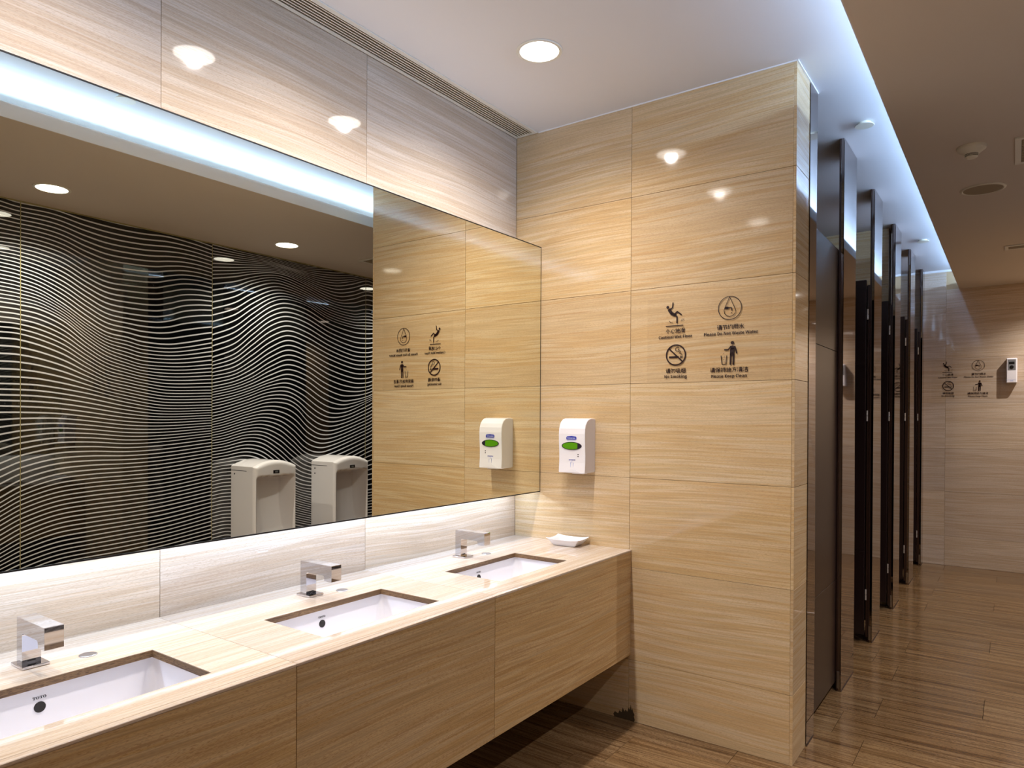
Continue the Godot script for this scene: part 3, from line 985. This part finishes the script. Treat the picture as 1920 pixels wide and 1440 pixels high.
	for i in 24:
		for side in [[top[i][0], top[i + 1][0], bot[i + 1][0], bot[i][0], Vector3.FORWARD], [top[i][24], top[i + 1][24], bot[i + 1][24], bot[i][24], Vector3.BACK], [top[0][i], top[0][i + 1], bot[0][i + 1], bot[0][i], Vector3.LEFT], [top[24][i], top[24][i + 1], bot[24][i + 1], bot[24][i], Vector3.RIGHT]]:
			d.face([side[0], side[1], side[2]], side[4])
			d.face([side[0], side[2], side[3]], side[4])
	var di := put(d, "soap_dish", M.porcelain)
	di.position = Vector3(0.375, CH, 0.078)
	di.rotation_degrees.y = 4.0
	tag(di, "shallow white square dish with upturned corners on the counter", "dish")


func make_basin(s: Node3D) -> void:
	# rectangular bowl: rings of a rounded rectangle from the rim down to the floor
	var b := bld()
	var rings := [[0.147, 0.253, 0.0, 0.012], [0.147, 0.253, -0.004, 0.014], [0.141, 0.246, -0.06, 0.022], [0.131, 0.232, -0.115, 0.035], [0.112, 0.208, -0.135, 0.05], [0.06, 0.11, -0.142, 0.05], [0.022, 0.022, -0.145, 0.0219]]
	var g := []
	for r in rings:
		var line := []
		for q in 4:
			for i in 7:
				var an := q * PI / 2.0 + i * PI / 12.0
				var sx := [1, -1, -1, 1][q] as float
				var sz := [1, 1, -1, -1][q] as float
				line.append(Vector3(sx * (r[0] - r[3]) + cos(an) * r[3], r[2], sz * (r[1] - r[3]) + sin(an) * r[3]))
		line.append(line[0])
		g.append(line)
	b.grid(g, func(p): return Vector3(-p.x, 0.15, -p.z))
	# outside, a little bigger
	var go := []
	for r in [[0.168, 0.274, 0.0, 0.014], [0.168, 0.274, -0.012, 0.016], [0.152, 0.258, -0.014, 0.02], [0.142, 0.244, -0.125, 0.04], [0.118, 0.214, -0.15, 0.05], [0.0, 0.0, -0.158, 0.0]]:
		var line := []
		for q in 4:
			for i in 7:
				var an := q * PI / 2.0 + i * PI / 12.0
				var sx := [1, -1, -1, 1][q] as float
				var sz := [1, 1, -1, -1][q] as float
				line.append(Vector3(sx * (r[0] - r[3]) + cos(an) * r[3], r[2], sz * (r[1] - r[3]) + sin(an) * r[3]))
		line.append(line[0])
		go.append(line)
	b.grid(go, func(p): return Vector3(p.x, -0.15, p.z))
	b.grid([g[0], go[0]], func(_p): return Vector3.UP)
	put(b, "bowl", M.porcelain, s)
	b = bld()
	b.lathe([Vector2(0.021, -0.144), Vector2(0.021, -0.141), Vector2(0.017, -0.1405), Vector2(0.0, -0.1425)], Vector3.ZERO, Vector3.UP, 28)
	put(b, "drain", M.chrome, s)
	# overflow hole in the back wall of the bowl, lettering over it
	var n := Vector3(1.0, 0.11, 0.0).normalized()
	b = bld()
	b.lathe([Vector2(0.0125, 0.0), Vector2(0.0125, 0.0012), Vector2(0.0115, 0.0018), Vector2(0.0, 0.0012)], Vector3(-0.1425, -0.046, 0.02), n, 28)
	put(b, "overflow_hole", M.hole, s)
	var turn := Basis(Vector3(0, 0, -1), Vector3(-n.y, n.x, 0), n)
	text(s, "lettering", "TOTO", 0.029, 0.0062, Vector3(-0.1441, -0.024, 0.02), turn, M.grey_ink, true, "Droid Serif")


func build_mirror() -> void:
	var t := thing("wall_mirror", "wide frameless tinted mirror standing off the stone wall", "mirror", Vector3(0, MB, 0))
	var hh := MT - MB
	var b := bld()
	b.box(Vector3(MS - 0.006, 0.004, 0.006), Vector3(MS, hh - 0.004, ZB - 0.02))
	put(b, "mirror_glass", M.mirror, t)
	for r in [[-0.001, 0.0, 0.0035, ZB - 0.018], [hh - 0.0035, 0.0, hh + 0.001, ZB - 0.018], [0.0036, 0.0005, hh - 0.0036, 0.0055]]:
		b = bld()
		b.box(Vector3(MS - 0.012, r[0], r[1] + 0.001), Vector3(MS + 0.0004, r[2], r[3]))
		put(b, "edge_strip", M.dark_edge, t)
	b = bld()
	b.box(Vector3(0.0, 0.045, 0.002), Vector3(MS - 0.0125, hh - 0.06, ZB - 0.03))
	put(b, "backing_box", M.mirror_box, t)


# ------------------------------------------------------------------ wall things
func build_dispensers() -> void:
	var t := thing("soap_dispenser", "white soap dispenser with green oval window on stone wall beside mirror", "soap dispenser", Vector3(0.336, 1.172, 0.0))
	var w := 0.147
	var prof := [Vector2(0.0, 0.004), Vector2(0.0, 0.262), Vector2(0.02, 0.2655), Vector2(0.045, 0.266), Vector2(0.066, 0.262), Vector2(0.083, 0.252), Vector2(0.095, 0.236), Vector2(0.102, 0.216), Vector2(0.105, 0.19), Vector2(0.1045, 0.16), Vector2(0.102, 0.125), Vector2(0.1, 0.09), Vector2(0.1, 0.05), Vector2(0.103, 0.02), Vector2(0.104, 0.002), Vector2(0.1, 0.0), Vector2(0.01, 0.002)]
	var b := bld()
	b.prism(prof, 0.003, w - 0.003, func(u, v, x): return Vector3(x, v, u))
	for s in [[0.003, 0.0, -1.0], [w - 0.003, w, 1.0]]:
		# cheeks slightly pulled in so that the edges round off
		var inner := []
		for q in prof:
			inner.append(Vector2(lerpf(q.x, 0.052, 0.035), lerpf(q.y, 0.133, 0.02)))
		for i in prof.size():
			var j := (i + 1) % prof.size()
			var quad := [Vector3(s[0], prof[i].y, prof[i].x), Vector3(s[0], prof[j].y, prof[j].x), Vector3(s[1], inner[j].y, inner[j].x), Vector3(s[1], inner[i].y, inner[i].x)]
			b.face([quad[0], quad[1], quad[2]], quad[0] - Vector3(w / 2, 0.133, 0.052))
			b.face([quad[0], quad[2], quad[3]], quad[0] - Vector3(w / 2, 0.133, 0.052))
		var idx := Geometry2D.triangulate_polygon(PackedVector2Array(inner))
		for i in range(0, idx.size(), 3):
			b.face([Vector3(s[1], inner[idx[i]].y, inner[idx[i]].x), Vector3(s[1], inner[idx[i + 1]].y, inner[idx[i + 1]].x), Vector3(s[1], inner[idx[i + 2]].y, inner[idx[i + 2]].x)], Vector3(s[2], 0, 0))
	put(b, "cover", M.plastic, t)
	# oval window: dark rim, green refill behind it
	var oval := func(cx: float, cy: float, rx: float, ry: float, z: float, d: float, cut0: float, cut1: float) -> Bld:
		var q := bld()
		var pts := []
		for i in 40:
			var a := TAU * i / 40.0
			pts.append(Vector2(clampf(cx + cos(a) * rx, cut0, cut1), cy + sin(a) * ry))
		q.prism(pts, z, z + d, func(u, v, x): return Vector3(u, v, x))
		return q
	put(oval.call(0.073, 0.132, 0.056, 0.0195, 0.1005, 0.0035, 0.0, 1.0), "window", M.dark_window, t)
	var soap: MeshInstance3D = put(oval.call(0.073, 0.132, 0.051, 0.0165, 0.104, 0.0008, 0.0, 0.106), "soap_refill", M.green_soap, t)
	soap.set_meta("label", "bright green soap behind the oval window")
	b = bld()
	b.prism([Vector2(0.045, 0.163), Vector2(0.101, 0.163), Vector2(0.101, 0.174), Vector2(0.097, 0.1775), Vector2(0.073, 0.1795), Vector2(0.049, 0.1775), Vector2(0.045, 0.174)], 0.1025, 0.106, func(u, v, x): return Vector3(u, v, x))
	var badge := put(b, "badge", M.blue, t)
	text(badge, "lettering", "Kimberly-Clark", 0.046, 0.0052, Vector3(0.073, 0.1695, 0.1062), Basis(), M.white_ink)
	text(t, "lettering", "PROFESSIONAL", 0.05, 0.0045, Vector3(0.073, 0.158, 0.1046), Basis(), M.pale_blue)
	for y in [0.091, 0.081]:
		b = bld()
		b.lathe([Vector2(0.003, 0.0), Vector2(0.003, 0.0012), Vector2(0.0, 0.0012)], Vector3(0.108, y, 0.0995), Vector3.BACK, 14)
		put(b, "sensor_dot", M.black, t)
	text(t, "lettering", "AUTOMATIC", 0.037, 0.0052, Vector3(0.075, 0.064, 0.1006), Basis(), M.blue)
	b = bld()
	for q in [[0.068, 0.052, 0.075, 0.056], [0.066, 0.024, 0.066, 0.05], [0.082, 0.03, 0.082, 0.05], [0.068, 0.018, 0.08, 0.018]]:
		b.stroke([Vector2(q[0], q[1]), Vector2(q[2], q[3])], 0.0014, 0.1, 0.1022)
	put(b, "hand_symbol", M.pale_blue, t)
	b = bld()
	var arc := []
	for i in 13:
		arc.append(Vector2(0.02 + i * 0.107 / 12.0, 0.003 + 0.016 * sin(PI * i / 12.0)))
	b.prism(arc, 0.09, 0.1055, func(u, v, x): return Vector3(u, v, x))
	put(b, "lower_lip", M.plastic, t)
	b = bld()
	b.box(Vector3(0.055, -0.006, 0.03), Vector3(0.12, 0.003, 0.07), 0.002)
	put(b, "nozzle_block", M.plastic, t)
	# air freshener on the far wall
	t = thing("air_freshener", "small white air freshener box with grey window on far wall", "air freshener", Vector3(2.092, 1.785, ZF))
	b = bld()
	b.box(Vector3(0, 0, 0), Vector3(0.086, 0.236, 0.075), 0.008)
	put(b, "case", M.plastic, t)
	b = bld()
	b.box(Vector3(0.012, 0.12, 0.07), Vector3(0.074, 0.222, 0.0762), 0.001)
	var win := put(b, "window", M.grey_plastic, t)
	b = bld()
	b.lathe([Vector2(0.016, 0.0), Vector2(0.016, 0.003), Vector2(0.0, 0.004)], Vector3(0.043, 0.15, 0.0762), Vector3.BACK, 24)
	b.box(Vector3(0.022, 0.178, 0.0762), Vector3(0.064, 0.2, 0.0775))
	put(b, "spray_nozzle", M.black, win)
	b = bld()
	b.stroke([Vector2(0.01, 0.028), Vector2(0.043, 0.036), Vector2(0.076, 0.028)], 0.002, 0.0745, 0.0757)
	b.box(Vector3(0.03, 0.018, 0.0745), Vector3(0.056, 0.025, 0.0757))
	put(b, "blue_mark", M.pale_blue, t)


func build_ceiling_things() -> void:
	# long air slot along the mirror wall
	var t := thing("linear_vent", "long slotted white air vent in the ceiling above the mirror", "vent", Vector3(0.004, H, 0.008))
	var length := 3.56
	var b := bld()
	b.box(Vector3(0, -0.006, 0), Vector3(0.018, 0, length), 0.001)
	put(b, "frame_rail", M.vent_white, t)
	b = bld()
	b.box(Vector3(0.112, -0.006, 0), Vector3(0.134, 0, length), 0.001)
	put(b, "frame_rail", M.vent_white, t)
	b = bld()
	b.box(Vector3(0.018, -0.006, 0), Vector3(0.112, 0, 0.0185), 0.001)
	put(b, "frame_end", M.vent_white, t)
	b = bld()
	duct(b, 0.0165, 0.1135, 0.0185, 3.5515, -0.001, 0.15)
	put(b, "duct", M.vent_dark, t)
	for k in 6:
		b = bld()
		var x := 0.0275 + k * 0.0148
		b.box(Vector3(x, -0.0058, 0.0186), Vector3(x + 0.0052, -0.0005, 3.551), 0.0005)
		put(b, "slat", M.vent_slat, t)
	# sprinkler covers
	var sp := [["flat round sprinkler cover on upper ceiling beside the first stall", -0.835], ["flat round sprinkler cover on upper ceiling far down the stalls", -3.626], ["flat round sprinkler cover on upper ceiling seen at mirror top", 1.435]]
	for a in sp:
		t = thing("sprinkler_cover", a[0], "sprinkler", Vector3(1.535, H, a[1]), "sprinkler covers on the upper ceiling")
		b = bld()
		b.lathe([Vector2(0.0, -0.016), Vector2(0.043, -0.016), Vector2(0.0445, -0.0145), Vector2(0.043, -0.013), Vector2(0.0, -0.013)], Vector3.ZERO)
		put(b, "plate", M.cream_plastic, t)
		b = bld()
		b.lathe([Vector2(0.03, -0.013), Vector2(0.03, 0.0)], Vector3.ZERO, Vector3.UP, 28)
		put(b, "cup", M.cream_plastic, t)
	# smoke detector
	t = thing("smoke_detector", "cream smoke detector on the brown lower ceiling", "smoke detector", Vector3(1.981, HL, -0.905))
	b = bld()
	b.lathe([Vector2(0.028, -0.036), Vector2(0.058, -0.014), Vector2(0.060, -0.008), Vector2(0.060, 0.0)], Vector3.ZERO)
	put(b, "body", M.cream_plastic, t)
	b = bld()
	b.lathe([Vector2(0.0265, -0.047), Vector2(0.0265, -0.034)], Vector3.ZERO)
	put(b, "sensor_slots", M.black, t)
	for y in [-0.0395, -0.044]:
		b = bld()
		b.lathe([Vector2(0.028, y - 0.0012), Vector2(0.028, y + 0.0012), Vector2(0.02, y + 0.0012)], Vector3.ZERO)
		put(b, "rib", M.cream_plastic, t)
	b = bld()
	b.lathe([Vector2(0.0, -0.056), Vector2(0.018, -0.055), Vector2(0.027, -0.047), Vector2(0.02, -0.046)], Vector3.ZERO)
	put(b, "cap", M.cream_plastic, t)
	# loudspeaker
	t = thing("ceiling_speaker", "round flush loudspeaker in the brown lower ceiling", "speaker", Vector3(2.003, HL, -1.656))
	b = bld()
	b.lathe([Vector2(0.092, -0.003), Vector2(0.098, -0.007), Vector2(0.107, -0.004), Vector2(0.109, 0.0)], Vector3.ZERO, Vector3.UP, 56)
	put(b, "rim", M.cream_plastic, t)
	b = bld()
	b.lathe([Vector2(0.0, -0.004), Vector2(0.093, -0.0035)], Vector3.ZERO, Vector3.UP, 56)
	put(b, "grille", M.speaker_grille, t)
	# grilles
	var gr := [["square air grille in lower ceiling at the right edge", 2.146, 2.55, -1.289, -0.89, 0.026], ["narrow slot grille in lower ceiling near the far wall", 2.09, 2.69, -3.42, -3.28, 0.022]]
	for a in gr:
		t = thing("ceiling_grille", a[0], "vent", Vector3(a[1], HL, a[3]), "grilles in the lower ceiling")
		var wx: float = a[2] - a[1]
		var wz: float = a[4] - a[3]
		var f: float = a[5]
		for r in [[0.0, 0.0, wx, f], [0.0, wz - f, wx, wz], [0.0, f, f, wz - f], [wx - f, f, wx, wz - f]]:
			b = bld()
			b.box(Vector3(r[0], -0.007, r[1]), Vector3(r[2], 0, r[3]), 0.0012)
			put(b, "frame", M.vent_white, t)
		b = bld()
		duct(b, f - 0.0015, wx - f + 0.0015, f - 0.0015, wz - f + 0.0015, -0.001, 0.15)
		put(b, "duct", M.vent_dark, t)
		var n := int((wz - 2 * f) / 0.016)
		for k in n:
			b = bld()
			var z := f + (k + 0.5) * (wz - 2 * f) / n
			b.box(Vector3(f + 0.0006, -0.006, z - 0.0028), Vector3(wx - f - 0.0006, 0.002, z + 0.0028), 0.0005)
			put(b, "slat", M.grille_slat, t)


func build_stalls() -> void:
	var p := [[-0.36, -0.2235], [-1.335, -0.98], [-2.295, -1.975], [-3.275, -2.95], [-4.245, -3.92], [-5.0795, -4.91]]
	var ord := ["narrow stall panel with polished steel face touching the stone end wall", "second stall panel with polished steel face from the stone end wall", "third stall panel with polished steel face from the stone end wall", "fourth stall panel with polished steel face from the stone end wall", "fifth stall panel with polished steel face from the stone end wall", "last polished stall panel, touching the far wall"]
	for k in p.size():
		var t := thing("stall_panel", ord[k], "stall panel", Vector3(0, 0, p[k][1]), "full-height panels of the stall row")
		var d: float = p[k][1] - p[k][0]
		var b := bld()
		# the face bows out by a few millimetres, as its bent reflections show
		var g := []
		for i in 13:
			var r := []
			for j in 5:
				var y := 0.002 + (H - 0.004) * i / 12.0
				r.append(Vector3(1.419 + 0.0022 * sin(PI * i / 12.0 * 2.0 + 0.4) * (j / 4.0), y, -0.002 - (d - 0.002) * j / 4.0))
			g.append(r)
		b.grid(g, func(_q): return Vector3.RIGHT)
		b.box(Vector3(1.405, 0.0, -d), Vector3(1.4165, H, -0.002))
		put(b, "face_sheet", M.polished_steel, t)
		b = bld()
		b.box(Vector3(1.395, 0.0, -d + 0.001), Vector3(1.4049, H, 0.0), 0.001)
		put(b, "edge_band", M.edge_band, t)
		b = bld()
		b.box(Vector3(1.4195, 0.0, -d), Vector3(1.4225, 0.002, 0.0))
		put(b, "floor_bead", M.edge_band, t)
		if k > 0:
			b = bld()
			b.box(Vector3(1.40, 0.015, 0.0), Vector3(1.413, 0.105, 0.0022), 0.0005)
			put(b, "foot_plate", M.brushed, t)
	# first door, shut
	var t := thing("stall_door", "closed dark brown stall door nearest the stone end wall", "door", Vector3(0, 0, -0.98), "doors of the stall row")
	var ys := [0.05, 0.592, 1.795, 2.337]
	for k in 3:
		var b := bld()
		b.box(Vector3(1.366, ys[k] + 0.0012, -0.012), Vector3(1.3935, ys[k + 1] - 0.0012, 0.612), 0.001)
		put(b, "door_board", M.door, t)
	var b := bld()
	b.box(Vector3(1.37, 0.052, -0.01), Vector3(1.389, 2.335, 0.61))
	put(b, "core", M.edge_band, t)
	b = bld()
	b.lathe([Vector2(0.021, 0.0), Vector2(0.021, 0.004), Vector2(0.018, 0.007), Vector2(0.0, 0.008)], Vector3(1.3935, 0.925, 0.565), Vector3.RIGHT, 28)
	var kn := put(b, "lock", M.chrome, t)
	kn.set_meta("label", "round chrome lock")
	# the others, swung inward against the next panel
	var dn := ["open stall door swung inward before the third panel", "open stall door swung inward before the fourth panel", "open stall door swung inward before the fifth panel", "open stall door swung inward before the last panel"]
	for k in 4:
		var pz: float = p[k + 2][1]
		t = thing("stall_door", dn[k], "door", Vector3(1.376, 0, pz + 0.012), "doors of the stall row")
		for j in 3:
			b = bld()
			b.box(Vector3(-0.625, ys[j] + 0.0012, -0.014), Vector3(0.0, ys[j + 1] - 0.0012, 0.014), 0.001)
			put(b, "door_board", M.door, t)
		b = bld()
		b.box(Vector3(-0.623, 0.052, -0.011), Vector3(-0.001, 2.335, 0.011))
		put(b, "core", M.edge_band, t)
		for y in [2.115, 1.462, 0.31]:
			b = bld()
			b.lathe([Vector2(0.0, -0.034), Vector2(0.005, -0.034), Vector2(0.005, -0.002)], Vector3(0.009, y, 0.008), Vector3.UP, 14)
			b.lathe([Vector2(0.005, 0.002), Vector2(0.005, 0.034), Vector2(0.0, 0.034)], Vector3(0.009, y, 0.008), Vector3.UP, 14)
			b.lathe([Vector2(0.003, -0.003), Vector2(0.003, 0.003)], Vector3(0.009, y, 0.008), Vector3.UP, 10)
			put(b, "hinge", M.hinge, t)
		b = bld()
		b.lathe([Vector2(0.021, 0.0), Vector2(0.021, 0.006), Vector2(0.018, 0.009), Vector2(0.0, 0.01)], Vector3(-0.57, 0.925, 0.014), Vector3.BACK, 24)
		put(b, "lock", M.chrome, t)
		# jamb strip behind the panel
		b = bld()
		b.box(Vector3(1.381, 0.03, pz - 0.03), Vector3(1.3945, 2.307, pz - 0.001), 0.001)
		var jm := put(b, numbered("door_jamb"), M.edge_band)
		tag(jm, ["dark jamb strip behind the third stall panel", "dark jamb strip behind the fourth stall panel", "dark jamb strip behind the fifth stall panel", "dark jamb strip behind the last stall panel"][k], "door jamb", "door jambs")
	for a in [[-1.16, "dark partition between first and second stall"], [-2.14, "dark partition between second and third stall"], [-4.09, "dark partition between fourth and fifth stall"]]:
		b = bld()
		b.box(Vector3(0.001, 0.1, a[0] - 0.012), Vector3(1.394, 2.33, a[0] + 0.012), 0.001)
		var o := put(b, numbered("stall_partition"), M.door)
		tag(o, a[1], "partition", "partitions between stalls")


func build_urinals() -> void:
	var nm := ["white urinal on the wave wall, nearer the middle of the mirror", "white urinal on the wave wall, next to the mirrored stone wall"]
	for k in 2:
		var zc: float = [-0.235, -0.985][k]
		var t := thing("urinal", nm[k], "urinal", Vector3(XO, 0.32, zc), "urinals on the wave wall")
		var b := bld()
		var hw := 0.187
		var dep := 0.305
		var ni := 61
		var nj := 41
		var g := []
		for i in ni:
			var r := []
			for j in nj:
				var s := 2.0 * j / (nj - 1) - 1.0
				s = signf(s) * (1.0 - pow(1.0 - absf(s), 1.5))
				var top := 0.742 + 0.046 * (1.0 - s * s)
				var ft := float(i) / (ni - 1)
				ft = ft * ft * (3.0 - 2.0 * ft) * 0.5 + ft * 0.5
				var y := top * ft
				var z := s * hw
				# outer shell, its long edges rounded
				var e := minf(minf(hw - absf(z), top - y), y)
				var rr := 0.032
				var x := dep
				if e < rr:
					x = dep - rr + sqrt(maxf(rr * rr - (rr - e) * (rr - e), 0.0))
				x -= 0.05 * smoothstep(0.26, 0.0, y)
				# bowl
				var zi := 1.0 - smoothstep(0.146, 0.170, absf(z))
				var up := 1.0 - smoothstep(0.646, 0.668, y)
				var dn := smoothstep(0.11, 0.24, y - 0.05 * (z / hw) * (z / hw))
				var deep := 0.225 - 0.05 * absf(z) / 0.15 - 0.05 * (1.0 - smoothstep(0.2, 0.5, y))
				x -= deep * zi * up * dn
				r.append(Vector3(-x, y, z))
			g.append(r)
		b.grid(g, func(_q): return Vector3.LEFT)
		# sides, top and underside back to the wall
		for i in ni - 1:
			for j in [0, nj - 1]:
				var a: Vector3 = g[i][j]
				var c: Vector3 = g[i + 1][j]
				b.face([a, c, Vector3(0, c.y, c.z), Vector3(0, a.y, a.z)], Vector3(0, 0, signf(a.z)))
		for j in nj - 1:
			for i in [0, ni - 1]:
				var a: Vector3 = g[i][j]
				var c: Vector3 = g[i][j + 1]
				b.face([a, c, Vector3(0, c.y, c.z), Vector3(0, a.y, a.z)], Vector3(0, 1.0 if i else -1.0, 0))
		put(b, "ceramic_body", M.urinal, t)
		b = bld()
		b.box(Vector3(-dep - 0.003, 0.688, -0.0225), Vector3(-dep + 0.004, 0.713, 0.0305), 0.001)
		var sen := put(b, "sensor_plate", M.black, t)
		b = bld()
		b.box(Vector3(-dep - 0.0042, 0.694, -0.009), Vector3(-dep - 0.003, 0.706, 0.017))
		put(b, "sensor_eye", M.grey_plastic, sen)
		b = bld()
		b.box(Vector3(-0.2, 0.7075, hw - 0.001), Vector3(-0.002, 0.7115, hw + 0.0006))
		var seam := put(b, "lid_seam", M.hole, t)
		seam.set_meta("label", "dark seam under the lid")
		for y in ([0.683] if k == 0 else [0.683, 0.64]):
			b = bld()
			b.lathe([Vector2(0.007, 0.0), Vector2(0.007, 0.0008), Vector2(0.0, 0.0008)], Vector3(-0.045, y, hw), Vector3.BACK, 16)
			put(b, "screw_hole", M.hole, t)
		b = bld()
		b.lathe([Vector2(0.03, 0.0), Vector2(0.03, 0.006), Vector2(0.0, 0.009)], Vector3(-0.12, 0.19, 0), Vector3.UP, 24)
		put(b, "strainer", M.brushed, t)


# ------------------------------------------------------------------ light levels
const COOL := Color(0.66, 0.81, 1.0)
const WARM := Color(1.0, 0.968, 0.945)
const E_SINK := 1.8
const E_HALL := 1.95
const E_COVE := 5.0
const E_STRIP := 1.1
const E_STRIP_TOP := 0.2
const EXPOSURE := 1.08


func _ready() -> void:
	rng.seed = 20240611
	# camera: 1.44 m above the floor, turned to the mirror; the lens is shifted as in the photograph
	var cam := Camera3D.new()
	cam.name = "camera"
	add_child(cam)
	cam.position = Vector3(2.1481, 1.4412, 3.0202)
	cam.basis = Basis(Vector3.UP, deg_to_rad(35.6977)) * Basis(Vector3.RIGHT, deg_to_rad(-0.3094)) * Basis(Vector3.BACK, deg_to_rad(0.2845))
	cam.projection = Camera3D.PROJECTION_FRUSTUM
	cam.near = 0.05
	cam.far = 50.0
	cam.size = 0.05 * 1440.0 / 1307.21
	cam.frustum_offset = Vector2(0.0, 0.05 * 69.55 / 1307.21)
	cam.current = true
	var we := WorldEnvironment.new()
	we.name = "surroundings"
	var env := Environment.new()
	env.background_mode = Environment.BG_COLOR
	env.background_color = Color(0.0, 0.0, 0.0)
	env.tonemap_mode = Environment.TONE_MAPPER_LINEAR
	env.tonemap_exposure = EXPOSURE
	env.sdfgi_enabled = true
	env.ssao_enabled = true
	env.ssil_enabled = true
	we.environment = env
	add_child(we)
	make_materials()
	build_lights()
	build_room()
	build_mirror()
	build_vanity()
	build_stalls()
	build_urinals()
	build_dispensers()
	build_ceiling_things()
	make_sign(Vector3(0.757, 1.602, 0.0), "clear notice sheet with four symbols on the end wall by sinks")
	make_sign(Vector3(1.486, 1.645, ZF), "clear notice sheet with four symbols on the far corridor wall")
